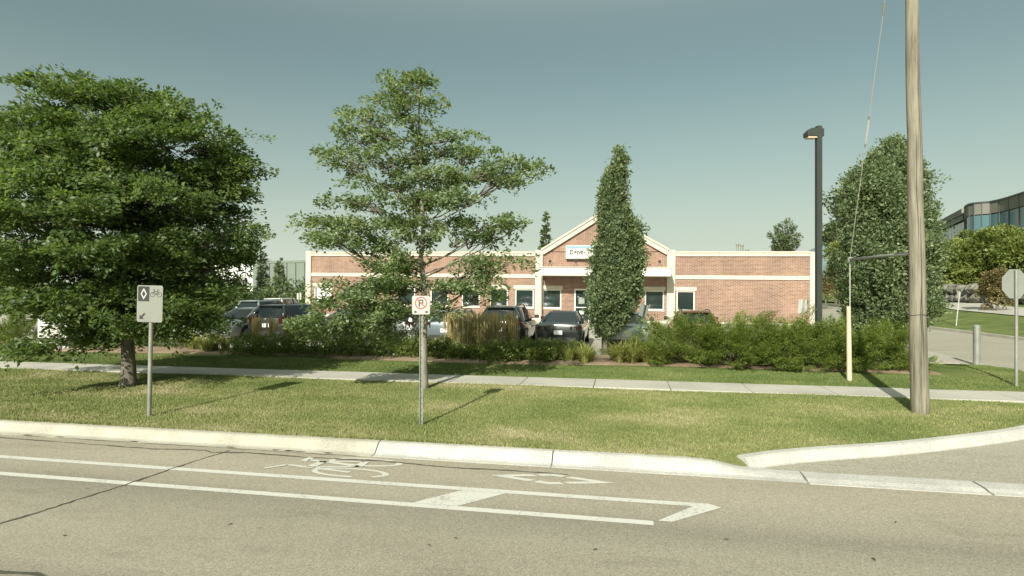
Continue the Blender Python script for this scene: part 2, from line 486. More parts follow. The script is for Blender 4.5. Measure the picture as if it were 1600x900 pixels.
M['spandrel'] = speckled('spandrel_panel', (0.15, 0.145, 0.125), (0.20, 0.185, 0.155), 0.3, 4, 0.7, 0.06, 0)
M['mullion'] = base_mat('dark_mullion', (0.05, 0.06, 0.06), 0.5)[0]

# ================================================================== THE SETTING
def struct(o): return props(o, kind='structure')

# far ground sheet to the horizon
mb = MB(); n = 48
ring = [(2500 * math.cos(2 * math.pi * k / n), 2500 * math.sin(2 * math.pi * k / n), -0.06) for k in range(n)]
mb.add(ring, [tuple(range(n))])
struct(mb.build('ground', M['field']))

# main road
mb = MB(); mb.add([(-250, -14, 0), (250, -14, 0), (250, 8.12, 0), (-250, 8.12, 0)], [(0, 1, 2, 3)])
road = struct(mb.build('road', M['road']))

# driveway edge path (kerb line that flares off the road and turns up the driveway)
EDGE = [(1.62, 8.42), (2.2, 8.78), (3.0, 9.15), (3.96, 9.55), (5.2, 10.2), (6.48, 10.98), (7.6, 11.95), (8.6, 13.1), (9.4, 14.5), (10.1, 16.2), (10.65, 18.2), (11.1, 20.5), (11.3, 23), (11.3, 30)]
def xedge(y):
    if y <= EDGE[0][1]: return EDGE[0][0]
    for (x0, y0), (x1, y1) in zip(EDGE, EDGE[1:]):
        if y <= y1: return x0 + (x1 - x0) * (y - y0) / (y1 - y0)
    return EDGE[-1][0]

def interp(v, tab):
    if v <= tab[0][0]: return tab[0][1]
    for (a, p), (b, q) in zip(tab, tab[1:]):
        if v <= b: return p + (q - p) * (v - a) / (b - a)
    return tab[-1][1]
def gz(x, y):
    z = interp(y, [(8.3, 0.135), (8.8, 0.155), (13.1, 0.228), (14.5, 0.232), (16.2, 0.29), (18.0, 0.30), (19.7, 0.17)])
    z += 0.012 * math.sin(x * 0.9 + 1) * math.sin(y * 1.3)
    # falls towards the kerb of the driveway
    d = xedge(y) - x
    if d < 1.2: z = max(0.13, z - 0.06 * (1.2 - max(d, 0)) / 1.2)
    if x > 0.8 and y < 9.0: z = min(z, interp(x, [(0.8, 0.14), (1.15, 0.12), (1.5, 0.062), (1.9, 0.036)]) + max(0, y - 8.36) * 0.35)
    return z

def sheet(name, rows, mat, zfun, xl, xr, nx):
    vs, fs = [], []
    for y in rows:
        a, b = xl(y), xr(y)
        for i in range(nx + 1):
            x = a + (b - a) * i / nx
            vs.append((x, y, zfun(x, y)))
    for j in range(len(rows) - 1):
        for i in range(nx):
            k = j * (nx + 1) + i
            fs.append((k, k + 1, k + nx + 2, k + nx + 1))
    return link(name, np_mesh(name, vs, fs, True), mat)

rows = [8.33 + 0.3 * i for i in range(39)]
struct(sheet('lawn', rows, M['lawn'], gz, lambda y: -70, lambda y: xedge(y) - 0.03, 220))

# driveway and parking lot
def dz(x, y): return interp(y, [(8.0, 0.012), (8.4, 0.02), (12, 0.055), (20, 0.094), (200, 0.094)])
struct(sheet('driveway', [8.365, 8.45, 8.6, 9, 10, 11, 12, 14, 16, 20, 30, 40, 60, 90], M['drive'], dz, lambda y: 1.2 if y < 20 else 10.5, lambda y: interp(y, [(8, 30), (12, 21), (16, 18.4), (45, 17.6), (90, 34)]), 20))
def lotz(x, y): return interp(y, [(19.8, 0.102), (30, 0.11), (39, 0.16), (41, 0.17), (90, 0.17)])
lot = struct(sheet('parking_lot', [19.8, 24, 28, 32, 36, 39, 42, 60, 90], M['lot'], lotz, lambda y: -60, lambda y: 11.25, 30))
for i in range(13):                                                 # stall lines
    x = -27.0 + 2.75 * i
    mb = MB(); mb.add([(x, 21.0, 0.112), (x + 0.1, 21.0, 0.112), (x + 0.1, 26.2, 0.118), (x, 26.2, 0.118)], [(0, 1, 2, 3)])
    mb.build('stall_line', M['paint_worn'], lot)

# planting bed along the parking lot
def bedfront(x): return 16.55 + 0.2 * math.sin(x * 0.45 + 0.6) + (0.3 if x < -9 else 0)
vs, fs = [], []
NX = 120
for i in range(NX + 1):
    x = -27 + (34.9) * i / NX
    y0 = bedfront(x)
    for k, t in enumerate((0, .06, .5, 1)):
        y = y0 + (19.62 - y0) * t
        vs.append((x, y, gz(x, y) + (0.004 if t == 0 else 0.045 + 0.02 * math.sin(x * 5 + y * 7))))
for i in range(NX):
    for k in range(3):
        a = i * 4 + k
        fs.append((a, a + 4, a + 5, a + 1))
bed = struct(link('planting_bed', np_mesh('planting_bed', vs, fs, True), M['mulch']))
mb = MB(); mb.prism([(19.62, 0.05), (19.80, 0.05), (19.79, 0.225), (19.64, 0.235)], 'x', -60, 9.9)
struct(mb.build('lot_curb', M['curb_old']))

# pavement of separate slabs
side = thing('sidewalk', None, None); del_keys = None
struct(side)
SY0, SY1 = 13.2, 14.36
for i in range(-17, 6):
    x0 = -0.69 + 1.705 * i
    x1 = x0 + 1.69
    if x0 > 8.6: break
    zt = 0.252 + random.uniform(-0.004, 0.004)
    mb = MB(); mb.bbox(x0, min(x1, 9.1), SY0, SY1, 0.12, zt, 0.012)
    o = mb.build('slab', M['conc'], side)

# kerb along the road, in cast lengths; then a flush length across the driveway mouth
curb = thing('curb', None, None); struct(curb)
PROF = [(8.37, -0.1), (8.37, 0.148), (8.345, 0.155), (8.25, 0.150), (8.215, 0.135), (8.10, 0.022), (8.06, 0.010), (7.98, 0.006), (7.98, -0.1)]
joints = [(-62, -48), (-48, -34), (-34, -22), (-22, -10.9), (-10.9, -3.68)]
def curb_len(a, b, mat, prof):
    mb = MB(); mb.prism(prof, 'x', a + 0.008, b - 0.008)
    o = mb.build('kerb_length', mat, curb); return o
for a, b in joints: curb_len(a, b, M['curb_old'], PROF)
curb_len(-3.68, -1.01, M['curb'], PROF)
# length that drops to the driveway
mb = MB()
st = [(-1.002, 1.0), (0.85, 1.0), (1.15, 0.86), (1.5, 0.45), (1.85, 0.24), (2.3, 0.2)]
vs = []
for x, k in st:
    vs += [(x, y, z * k if z > 0 else z) for y, z in PROF]
nP = len(PROF); fs = []
for i in range(len(st) - 1):
    for j in range(nP):
        fs.append((i * nP + j, i * nP + (j + 1) % nP, (i + 1) * nP + (j + 1) % nP, (i + 1) * nP + j))
fs.append(tuple(range(nP))); fs.append(tuple(range((len(st) - 1) * nP, len(st) * nP))[::-1])
mb.add(vs, fs); mb.build('kerb_length', M['curb'], curb)
FL = [(8.37, -0.1), (8.37, 0.030), (8.33, 0.034), (8.1, 0.030), (8.0, 0.012), (7.93, 0.008), (7.93, -0.1)]
for a, b in ((2.31, 4.35), (4.37, 7.5), (7.5, 12), (12, 22)): curb_len(a, b, M['curb'] if a < 7 else M['curb_old'], FL)
# kerb that flares up the driveway: lengths swept along the edge path
def sweep(path, mat, name, parent):
    mb = MB(); vs = []; fs = []
    prof = [(-0.13, -0.05), (-0.13, 0.15), (-0.10, 0.158), (0.0, 0.152), (0.03, 0.135), (0.11, 0.03), (0.11, -0.05)]
    for i, (x, y, zb) in enumerate(path):
        a = path[max(i - 1, 0)]; b = path[min(i + 1, len(path) - 1)]
        t = Vector((b[0] - a[0], b[1] - a[1])).normalized()
        nx, ny = t.y, -t.x                                           # towards the driveway
        for o_, z in prof:
            vs.append((x + nx * o_, y + ny * o_, z + zb if z > 0 else z))
    k = len(prof)
    for i in range(len(path) - 1):
        for j in range(k):
            fs.append((i * k + j, (i + 1) * k + j, (i + 1) * k + (j + 1) % k, i * k + (j + 1) % k))
    fs.append(tuple(range(k))[::-1]); fs.append(tuple(range((len(path) - 1) * k, len(path) * k)))
    mb.add(vs, fs)
    return mb.build(name, mat, parent)
def dense(pts, n):
    out_ = []
    P = [Vector((*p, 0)) for p in pts]
    for i in range(len(P) - 1):
        p0 = P[max(i - 1, 0)]; p1 = P[i]; p2 = P[i + 1]; p3 = P[min(i + 2, len(P) - 1)]
        for k in range(n):
            t = k / n
            q = 0.5 * ((2 * p1) + (-p0 + p2) * t + (2 * p0 - 5 * p1 + 4 * p2 - p3) * t * t + (-p0 + 3 * p1 - 3 * p2 + p3) * t ** 3)
            out_.append((q.x, q.y, 0.0 + dz(q.x, q.y) * 0.55))
    return out_
dp = dense(EDGE[:9], 4)
sweep(dp[:19], M['curb'], 'kerb_length', curb)
sweep([(dp[18][0] + 0.012, dp[18][1] + 0.008, dp[18][2])] + dp[19:], M['curb'], 'kerb_length', curb)

# road markings: sheets a few mm above the asphalt, parts of the road
def mark(name, polys, mat, z=0.004):
    mb = MB()
    for p in polys: mb.add([(x, y, z) for x, y in p], [tuple(range(len(p)))])
    return mb.build(name, mat, road)
def rect(x0, x1, y0, y1): return [(x0, y0), (x1, y0), (x1, y1), (x0, y1)]
mark('lane_line', [rect(-150, 0.86, 6.86, 6.975)], M['paint'])
mark('lane_line', [rect(-150, 0.30, 6.235, 6.35)], M['paint'])
mark('buffer_bar', [[(-2.42, 6.354), (-1.88, 6.354), (-1.42, 6.856), (-1.98, 6.856)]], M['paint'])
mark('buffer_end_bar', [[(0.35, 6.36), (0.50, 6.355), (1.08, 6.88), (0.95, 6.975), (0.865, 6.975)]], M['paint'], 0.0065)
# bicycle symbol, read by riders heading towards -X; s runs across (+Y), b runs along (-X)
def bp(s, b): return (-3.05 - b, 7.47 + s)
def stroke(pts, wd):
    P = [bp(*p) for p in pts]
    vs, fs = quad_strip(P, wd)
    return [[vs[i] for i in f] for f in fs]
pol = []
for cs in (-0.24, 0.24):
    o_ = [(cs + 0.185 * math.cos(t), 0.60 + 0.56 * math.sin(t)) for t in np.linspace(0, 2 * math.pi, 33)]
    i_ = [(cs + 0.135 * math.cos(t), 0.60 + 0.47 * math.sin(t)) for t in np.linspace(0, 2 * math.pi, 33)]
    for k in range(32):
        if cs < 0 and 17 <= k <= 19: continue                       # worn gap
        if cs > 0 and k in (26, 27): continue
        pol.append([bp(*o_[k]), bp(*o_[k + 1]), bp(*i_[k + 1]), bp(*i_[k])])
frame_ = mark('bicycle_symbol', pol, M['paint_worn'])
pol = []
for pts, wd in (([(-0.24, 0.60), (-0.10, 1.62)], 0.06), ([(-0.10, 1.62), (-0.30, 1.85)], 0.06), ([(-0.14, 1.25), (0.14, 1.2)], 0.13), ([(0.02, 0.60), (0.17, 1.45)], 0.06), ([(0.10, 1.50), (0.27, 1.46)], 0.11), ([(0.02, 0.6), (0.24, 0.6)], 0.12), ([(-0.13, 1.2), (0.02, 0.6)], 0.05), ([(0.24, 0.6), (0.14, 1.2)], 0.045)):
    pol += stroke(pts, wd)
mark('bicycle_symbol', pol, M['paint_worn'], 0.008)
# diamond: six strokes with worn gaps
cx, cy, hl, hw = -0.95, 7.49, 0.83, 0.215
def dpt(t, sgn, inner=0.0):     # t -1..1 along, sgn side
    return (cx + t * (hl - inner * 2.6), cy + sgn * (1 - abs(t)) * (hw - inner * 0.75))
pol = []
for sgn in (-1, 1):
    for t0, t1 in ((-1, -0.34), (-0.26, 0), (0, 0.24), (0.33, 1)):
        pol.append([dpt(t0, sgn), dpt(t1, sgn), dpt(t1, sgn, 0.12), dpt(t0, sgn, 0.12)])
mark('diamond_symbol', pol, M['paint_worn'])
# cracks and sealed seams
def crack(pts, wd, jit=0.03, n=10):
    P = []
    for (a, b) in zip(pts, pts[1:]):
        for k in range(n):
            t = k / n
            P.append((a[0] + (b[0] - a[0]) * t + random.uniform(-jit, jit), a[1] + (b[1] - a[1]) * t + random.uniform(-jit, jit)))
    P.append(pts[-1])
    W = [wd * random.uniform(0.4, 1.4) for _ in P]
    vs, fs = quad_strip(P, W)
    mb = MB(); mb.add([(x, y, 0.0055) for x, y in vs], fs)
    return mb.build('sealed_crack', M['tar'], road)
crack([(-5.95, 7.86), (-6.1, 7.2), (-6.2, 6.4), (-6.35, 5.6), (-6.5, 4.9), (-6.7, 3.6)], 0.035, 0.018)
crack([(-14, 7.80), (-10.6, 7.80), (-8.4, 7.74), (-7.2, 7.70), (-6.35, 7.80), (-6.1, 7.68)], 0.030, 0.012)
crack([(-6.1, 7.72), (-5.6, 7.80), (-4.6, 7.76), (-3.4, 7.79), (-2.3, 7.70), (-1.5, 7.74), (-0.75, 7.70)], 0.035, 0.012)
crack([(-13, 8.0), (-9, 7.98), (-6.4, 7.97), (-3.9, 7.955)], 0.02, 0.012)
crack([(-16, 4.16), (-8, 4.13), (-5.2, 4.12), (-3.4, 4.02)], 0.045, 0.03, 14)
for _ in range(16):                                                 # weeds and grit in the gutter
    x = random.uniform(-13, -3.6)
    mb = MB(); mb.add([(x + 0.11 * math.cos(t) * random.uniform(.4, 1), 8.0 + 0.035 * math.sin(t) * random.uniform(.4, 1), 0.011) for t in np.linspace(0, 6.28, 8)[:-1]], [tuple(range(7))])
    mb.build('gutter_grit', M['tar'], road)

for px_, py_ in ((135, 764), (360, 820), (405, 826), (100, 838), (670, 853), (712, 842), (1135, 844), (1205, 795), (1365, 875), (640, 778), (820, 880), (1400, 817), (930, 860), (1500, 700), (1330, 720)):
    zd_ = depth_of_row(py_); xa, ya = xy(px_, zd_)
    an = random.uniform(0, 6.28); l_ = random.uniform(0.018, 0.045)
    mb = MB(); c_, s_ = math.cos(an) * l_, math.sin(an) * l_
    mb.add([(xa - c_, ya - s_, 0.006), (xa + s_ * .35, ya - c_ * .35, 0.014), (xa + c_, ya + s_, 0.008), (xa - s_ * .35, ya + c_ * .35, 0.02)], [(0, 1, 2, 3)])
    mb.build('fallen_leaf', M['tar'], road)

# right-hand verge beyond the driveway, rising to the glass building
def rz(x, y):
    d = x - interp(y, [(8, 30), (12, 21), (16, 18.4), (45, 17.6), (90, 34)])
    z = interp(d, [(-1, 0.12), (0, 0.20), (4.5, 0.72), (8.0, 0.95), (9.0, 1.0), (14, 2.6), (26, 4.2), (60, 5.0)])
    return z + max(0, (y - 30)) * 0.018 * min(1, max(0, d / 4))
XV = lambda y: interp(y, [(8, 30), (12, 21), (16, 18.4), (45, 17.6), (90, 34)])
struct(sheet('verge', [9, 12, 14, 16, 20, 25, 30, 35, 40, 45, 50, 55, 60, 65, 70, 75, 80, 90, 110, 140], M['lawn'], rz, XV, lambda y: 130, 60))
mb = MB(); pts_ = [(XV(y), y) for y in np.linspace(13, 90, 60)]
vs, fs = [], []
for x, y in pts_: vs += [(x + 0.02, y, 0.235), (x - 0.16, y, 0.23), (x - 0.18, y, 0.06)]
for i in range(len(pts_) - 1):
    for k in range(2): fs.append((3 * i + k, 3 * i + k + 1, 3 * i + 4 + k, 3 * i + 3 + k))
mb.add(vs, fs); struct(mb.build('verge_curb', M['curb_old']))
vs, fs = [], []
ys = np.linspace(14, 85, 50)
for y in ys:
    for d in (4.6, 6.3, 8.0): vs.append((XV(y) + d, y, rz(XV(y) + d, y) + 0.03))
for i in range(len(ys) - 1):
    for k in range(2): fs.append((3 * i + k, 3 * i + k + 1, 3 * i + 4 + k, 3 * i + 3 + k))
struct(link('footpath', np_mesh('footpath', vs, fs, True), M['conc']))
# far hill
hx = []
for px, py in ((1150, 452), (1230, 410), (1262, 392), (1290, 379), (1312, 376), (1345, 384), (1400, 396), (1480, 410), (1600, 425), (1800, 445)):
    x, y = xy(px, 1100); hx.append((x, y, zz(py, 1100)))
vs, fs = [], []
for x, y, z in hx: vs += [(x, y, z), (x, y - 60, -0.1), (x, y + 300, -0.1)]
for i in range(len(hx) - 1): fs += [(3 * i + 1, 3 * i + 4, 3 * i + 3, 3 * i), (3 * i, 3 * i + 3, 3 * i + 5, 3 * i + 2)]
struct(link('hills', np_mesh('hills', vs, fs, True), M['hill']))

# ------------------------------------------------------------------ grass blades (nobody could count them)
def blades(name, n, ylo, yhi, xlo, xr, hmin, hmax, skip=None):
    x = RNG.uniform(0, 1, n); y = RNG.uniform(ylo, yhi, n)
    xe = np.array([xr(v) for v in y])
    x = xlo + (xe - xlo) * x
    keep = np.ones(n, bool)
    if skip is not None: keep = ~np.array([skip(a, b) for a, b in zip(x, y)])
    x, y = x[keep], y[keep]; n = len(x)
    z = np.array([gz(a, b) for a, b in zip(x, y)])
    a = RNG.uniform(0, 2 * np.pi, n); h = RNG.uniform(hmin, hmax, n); wd = RNG.uniform(0.004, 0.009, n)
    lean = RNG.uniform(0, 0.7, n) * h; la = RNG.uniform(0, 2 * np.pi, n)
    v = np.empty((n, 3, 3), np.float32)
    v[:, 0] = np.stack([x - np.cos(a) * wd, y - np.sin(a) * wd, z - 0.005], 1)
    v[:, 1] = np.stack([x + np.cos(a) * wd, y + np.sin(a) * wd, z - 0.005], 1)
    v[:, 2] = np.stack([x + np.cos(la) * lean, y + np.sin(la) * lean, z + h], 1)
    o = link(name, np_mesh(name, v.reshape(-1, 3), np.arange(3 * n).reshape(-1, 3)), M['blade'])
    return o
onwalk = lambda x, y: 13.17 < y < 14.39
o = blades('grass', 260000, 8.36, 13.25, -17, lambda y: xedge(y) - 0.14, 0.012, 0.040)
props(o, 'short sunlit mown grass with dry patches between the kerb and the pavement', 'grass', kind='stuff')
o = blades('grass', 9000, 8.31, 8.40, -17, lambda y: 1.2, 0.03, 0.085)
props(o, 'ragged grass fringe creeping over the back of the kerb', 'grass', kind='stuff')
o = blades('grass', 120000, 14.33, 16.3, -20, lambda y: xedge(y) - 0.14, 0.014, 0.045, lambda x, y: y > bedfront(x))
props(o, 'greener mown grass strip between the pavement and the planting bed', 'grass', kind='stuff')
o = blades('grass', 30000, 16.0, 20.0, 9.0, lambda y: xedge(y) - 0.1, 0.02, 0.06)
props(o, 'mown grass around the steel bollard beside the driveway', 'grass', kind='stuff')

# ================================================================== BRICK BUILDING
BY = 39.5
X0, Z0_ = on_y(836, BY)
TILT = 0.0112
bld = thing('brick_building', 'long single-storey brown brick building with pale stone trim and central gable', 'building', (X0, BY, 0), (0, math.atan(TILT), 0))
def bl(px, py, dy=0.0):
    """photo point on the facade plane -> local x, z"""
    X, Z = on_y(px, BY + dy)
    z = zz(py, Z)
    return X - X0, z + (X - X0) * TILT
xl, _ = bl(478, 450); xr_, _ = bl(1272, 450)
H_PAR, H_CAP, H_B1, H_B0, BASE = 5.02, 4.70, 3.45, 3.19, -0.5
gl0, _ = bl(836, 450); gl1, _ = bl(847.5, 450); gr0, _ = bl(1041, 450); gr1, _ = bl(1054, 450)
WIN = []                                                            # x0, x1 of the openings
for px, wpx in ((504, 27), (571, 28), (634, 28), (686, 28), (735, 28), (779, 28), (819, 29)):
    a, _ = bl(px - wpx / 2, 450); b, _ = bl(px + wpx / 2, 450); WIN.append((a, b, 'L'))
for px, wpx in ((862, 29), (978, 29), (1022, 30)):
    a, _ = bl(px - wpx / 2, 450); b, _ = bl(px + wpx / 2, 450); WIN.append((a, b, 'G'))
a, _ = bl(1056.5, 450); b, _ = bl(1085, 450); WIN.append((a, b, 'R'))
WZ0, WZ1 = 1.12, 2.42
DX0, _ = bl(897, 450); DX1, _ = bl(945, 450); DZ1 = 2.48
def wall_panel(name, x0, x1, z0, z1, openings, y=0.0, thick=0.25):
    xs = sorted(set([x0, x1] + [o_[0] for o_ in openings] + [o_[1] for o_ in openings]))
    zs = sorted(set([z0, z1] + [o_[2] for o_ in openings] + [o_[3] for o_ in openings]))
    mb = MB()
    for a, b in zip(xs, xs[1:]):
        for c, d in zip(zs, zs[1:]):
            if any(o_[0] <= a + 1e-6 and b <= o_[1] + 1e-6 and o_[2] <= c + 1e-6 and d <= o_[3] + 1e-6 for o_ in openings): continue
            mb.add([(a, y, c), (b, y, c), (b, y, d), (a, y, d)], [(0, 1, 2, 3)])
    for a, b, c, d in openings:                                      # reveals
        mb.add([(a, y, c), (b, y, c), (b, y, d), (a, y, d), (a, y + thick, c), (b, y + thick, c), (b, y + thick, d), (a, y + thick, d)],
               [(0, 4, 5, 1), (1, 5, 6, 2), (2, 6, 7, 3), (3, 7, 4, 0)])
    return mb.build(name, M['brick'], bld)
opL = [(a, b, WZ0, WZ1) for a, b, s in WIN if s == 'L']
opG = [(a, b, WZ0, WZ1) for a, b, s in WIN if s == 'G'] + [(DX0, DX1, BASE + 0.6, DZ1)]
opR = [(a, b, WZ0, WZ1) for a, b, s in WIN if s == 'R']
wall_panel('wall', xl, gl0, BASE, H_PAR - 0.02, opL)
wall_panel('wall', gl0, gr1, BASE, H_PAR, opG, -0.05)
wall_panel('wall', gr1, xr_, BASE, H_PAR - 0.02, opR)
mb = MB()                                                           # back and side walls, roof deck
mb.add([(xl, 0.004, BASE), (xl, 18, BASE), (xl, 18, 4.9), (xl, 0.004, 4.9), (xr_, 0.004, BASE), (xr_, 18, BASE), (xr_, 18, 4.9), (xr_, 0.004, 4.9)], [(0, 3, 2, 1), (4, 5, 6, 7), (1, 2, 6, 5)])
mb.build('wall', M['brick'], bld)
mb = MB(); mb.box(xl + 0.05, xr_ - 0.05, 0.1, 17.9, 4.3, 4.5)
roof = mb.build('roof', M['stone'], bld)
mb = MB(); mb.box(xl, xr_, 0.5, 0.55, BASE, 4.2); mb.build('inner_wall', M['trim'], bld)

def trim(name, x0, x1, z0, z1, proud, mat=M['stone'], parent=bld, back=0.02, b=0.015):
    mb = MB(); mb.bbox(x0, x1, -proud, back, z0, z1, b)
    return mb.build(name, mat, parent)
pw = 0.42
xp = xl + pw
# corner piers and gable piers
trim('pier', xl, xp, BASE, H_PAR + 0.05, 0.12); trim('pier', xr_ - 0.30, xr_, BASE, H_PAR - 0.03, 0.12)
trim('pier', gl0, gl1, BASE, 5.12, 0.22); trim('pier', gr0, gr1, BASE, 5.12, 0.22)
for a, b in ((xp + 0.003, gl0 - 0.003), (gr1 + 0.003, xr_ - 0.303)):
    n_ = 6 if b - a > 10 else 3
    for k in range(n_):                                             # coping and band in cast lengths
        s0 = a + (b - a) * k / n_ + (0.004 if k else 0); s1 = a + (b - a) * (k + 1) / n_ - 0.004
        trim('coping_stone', s0, s1, H_CAP, H_PAR - 0.10, 0.08, b=0.01)
        trim('coping_cap', s0, s1, H_PAR - 0.098, H_PAR, 0.13, b=0.01)
        trim('band_stone', s0, s1, H_B0, H_B1, 0.06, b=0.01)
    trim('base_course', a, b, BASE, 0.42, 0.05)
trim('base_course', gl1 + 0.003, DX0 - 0.1, BASE, 0.42, 0.09); trim('base_course', DX1 + 0.1, gr0 - 0.003, BASE, 0.42, 0.09)
# gable
ax, az = bl(938, 336.5)
sl, sz = gl1, 4.98; er, ez = gr0, 4.98
az = max(az, 6.6)
mb = MB(); mb.add([(sl, -0.05, H_PAR - 0.01), (er, -0.05, H_PAR - 0.01), (er, -0.05, ez + 0.0), (ax, -0.05, az), (sl, -0.05, sz)], [(0, 1, 2, 3, 4)])
mb.add([(sl, 0.4, H_PAR - 0.5), (er, 0.4, H_PAR - 0.5), (ax, 0.4, az - 0.05)], [(0, 2, 1)])
mb.build('gable_wall', M['brick'], bld)
def rake(x0, z0, x1, z1, lo, hi, y0, y1, name='raking_coping'):
    d = Vector((x1 - x0, z1 - z0)).normalized(); nrm = Vector((-d.y, d.x))
    if nrm.y < 0: nrm = -nrm
    mb = MB()
    P = [(x0 + nrm.x * lo, z0 + nrm.y * lo), (x1 + nrm.x * lo, z1 + nrm.y * lo), (x1 + nrm.x * hi, z1 + nrm.y * hi), (x0 + nrm.x * hi, z0 + nrm.y * hi)]
    mb.prism(P, 'y', y0, y1); return mb.build(name, M['stone'], bld)
rake(sl - 0.05, sz, ax, az, -0.20, 0.10, -0.24, 0.42); rake(sl - 0.08, sz + 0.1, ax, az + 0.1, 0.002, 0.12, -0.32, 0.45, 'raking_cap')
rake(er + 0.05, ez, ax, az, -0.20, 0.10, -0.238, 0.418); rake(er + 0.08, ez + 0.1, ax, az + 0.1, 0.002, 0.12, -0.318, 0.448, 'raking_cap')
# windows
def window(a, b, z0, z1, y, blind=False):
    f = 0.075
    mb = MB()
    mb.box(a + .002, b - .002, y + 0.03, y + 0.10, z0 + .002, z0 + f); mb.box(a + .002, b - .002, y + 0.03, y + 0.10, z1 - f, z1 - .002)
    mb.box(a + .002, a + f, y + 0.031, y + 0.099, z0 + f, z1 - f); mb.box(b - f, b - .002, y + 0.031, y + 0.099, z0 + f, z1 - f)
    wn = mb.build('window', M['frame'], bld)
    mb = MB(); mb.box(a + f, b - f, y + 0.07, y + 0.08, z0 + f, z1 - f); mb.build('pane', M['glass'], wn)
    if blind:
        mb = MB(); mb.box(a + f + 0.10, b - f - 0.004, y + 0.052, y + 0.066, z0 + f + 0.16, z1 - f - 0.05); mb.build('blind', M['blind'], wn)
    mb = MB(); mb.bbox(a - 0.05, b + 0.05, y - 0.07, y + 0.03, z0 - 0.09, z0 - 0.002, 0.01); mb.build('sill', M['stone'], wn)
    mb = MB(); mb.bbox(a - 0.11, b + 0.11, y - 0.05, y + 0.02, z1 + 0.004, z1 + 0.26, 0.01); mb.build('lintel', M['stone'], wn)
for i, (a, b, s) in enumerate(WIN):
    window(a, b, WZ0, WZ1, -0.05 if s == 'G' else 0.0, i in (0, 1))
# entrance door pair
dr = MB()
dr.box(DX0, DX0 + 0.09, -0.07, 0.03, 0.1, DZ1); dr.box(DX1 - 0.09, DX1, -0.07, 0.03, 0.1, DZ1); dr.box(DX0 + 0.09, DX1 - 0.09, -0.069, 0.029, DZ1 - 0.1, DZ1)
dm = (DX0 + DX1) / 2
dr.box(dm - 0.07, dm + 0.07, -0.068, 0.028, 0.1, DZ1 - 0.1)
dr.box(DX0 + 0.09, dm - 0.07, -0.067, 0.027, 1.18, 1.24); dr.box(dm + 0.07, DX1 - 0.09, -0.067, 0.027, 1.18, 1.24)
dr = dr.build('door', M['frame'], bld)
for a, b in ((DX0 + 0.09, dm - 0.07), (dm + 0.07, DX1 - 0.09)):
    mb = MB(); mb.box(a, b, -0.03, -0.02, 0.1, DZ1 - 0.1); mb.build('pane', M['glass'], dr)
    mb = MB(); mb.box(a + 0.25, a + 0.55, -0.036, -0.031, 0.75, 0.98); mb.build('notice', M['blind'], dr)
    mb = MB(); mb.box(a + 0.2, a + 0.6, -0.036, -0.031, 1.45, 1.9); mb.build('notice', M['sign_back'], dr)
# canopy over the entrance
CY = -1.95
cxa, cz1 = bl(841, 418.5, CY); cxb, _ = bl(1048, 418.5, CY); _, cz0 = bl(841, 431.5, CY)
cz1 = 3.86; cz0 = 3.33
mb = MB(); mb.bbox(cxa, cxb, CY, -0.06, cz0, cz1, 0.02)
can = mb.build('canopy', M['white'], bld)
mb = MB(); mb.bbox(cxa - 0.04, cxb + 0.04, CY - 0.05, -0.08, cz1 + 0.002, cz1 + 0.06, 0.01); mb.build('canopy_cap', M['stone'], can)
for px in (857.5, 898, 1030):
    x, _ = bl(px, 415, CY)
    mb = MB()
    mb.tube([(x - 0.13, CY + 0.25, cz1 + 0.06), (x, CY + 0.3, cz1 + 0.42)], 0.02, 5); mb.tube([(x + 0.13, CY + 0.25, cz1 + 0.06), (x, CY + 0.3, cz1 + 0.42)], 0.02, 5)
    mb.prism([(CY + 0.2, cz1 + 0.36), (CY + 0.42, cz1 + 0.44), (CY + 0.40, cz1 + 0.52), (CY + 0.16, cz1 + 0.44)], 'x', x - 0.08, x + 0.08)
    mb.build('sign_light', M['dark_metal'], bld)
mb = MB(); mb.tube([(gl1 - 0.12, -0.29, 0.0), (gl1 - 0.12, -0.29, cz0)], 0.055, 8)
mb.build('downspout', M['stone'], bld)
mb = MB(); mb.box(gl1 - 0.02, gl1 + 0.03, -0.245, -0.1, 0.0, cz0); mb.build('downspout', M['dark_metal'], bld)
# sign board: white panel, blue strip, lettering
sx0, _ = bl(883.5, 387); sx1, _ = bl(1003, 387)
sgz1 = 5.42; sgz0 = 4.52
sg = MB(); sg.bbox(sx0, sx1, -0.34, -0.06, sgz0, sgz1, 0.02)
sg = sg.build('sign_board', M['white'], bld)
mb = MB(); mb.box(sx0 + 0.06, sx1 - 0.06, -0.348, -0.342, sgz1 - 0.20, sgz1 - 0.05); mb.build('sign_strip', M['blue'], sg)
mb = MB(); mb.box(sx0 + 0.01, sx1 - 0.01, -0.30, -0.07, sgz0 - 0.05, sgz0 - 0.002); mb.build('sign_base', M['dark_metal'], sg)
def text(body, x, y, z, size, mat, parent, name='lettering', stretch=1.0, bold=0.0):
    cu = bpy.data.curves.new('txt', 'FONT')
    cu.body = body; cu.size = size; cu.extrude = 0.006; cu.offset = bold
    to = bpy.data.objects.new('txt', cu); C.objects.link(to)
    bpy.context.view_layer.update()
    dg = bpy.context.evaluated_depsgraph_get()
    me = bpy.data.meshes.new_from_object(to.evaluated_get(dg))
    wd = max(v.co.x for v in me.vertices)
    me.transform(Matrix.Diagonal((stretch, 1, 1, 1)))
    me.transform(Matrix.Rotation(R(90), 4, 'X'))
    me.transform(Matrix.Translation((x, y, z)))
    bpy.data.objects.remove(to); bpy.data.curves.remove(cu)
    me.materials.clear()
    link(name, me, mat, parent)
    return x + wd * stretch
tx = sx0 + 0.28
tx = text('D', tx, -0.352, sgz0 + 0.30, 0.42, M['black'], sg, stretch=0.8, bold=0.014) + 0.05
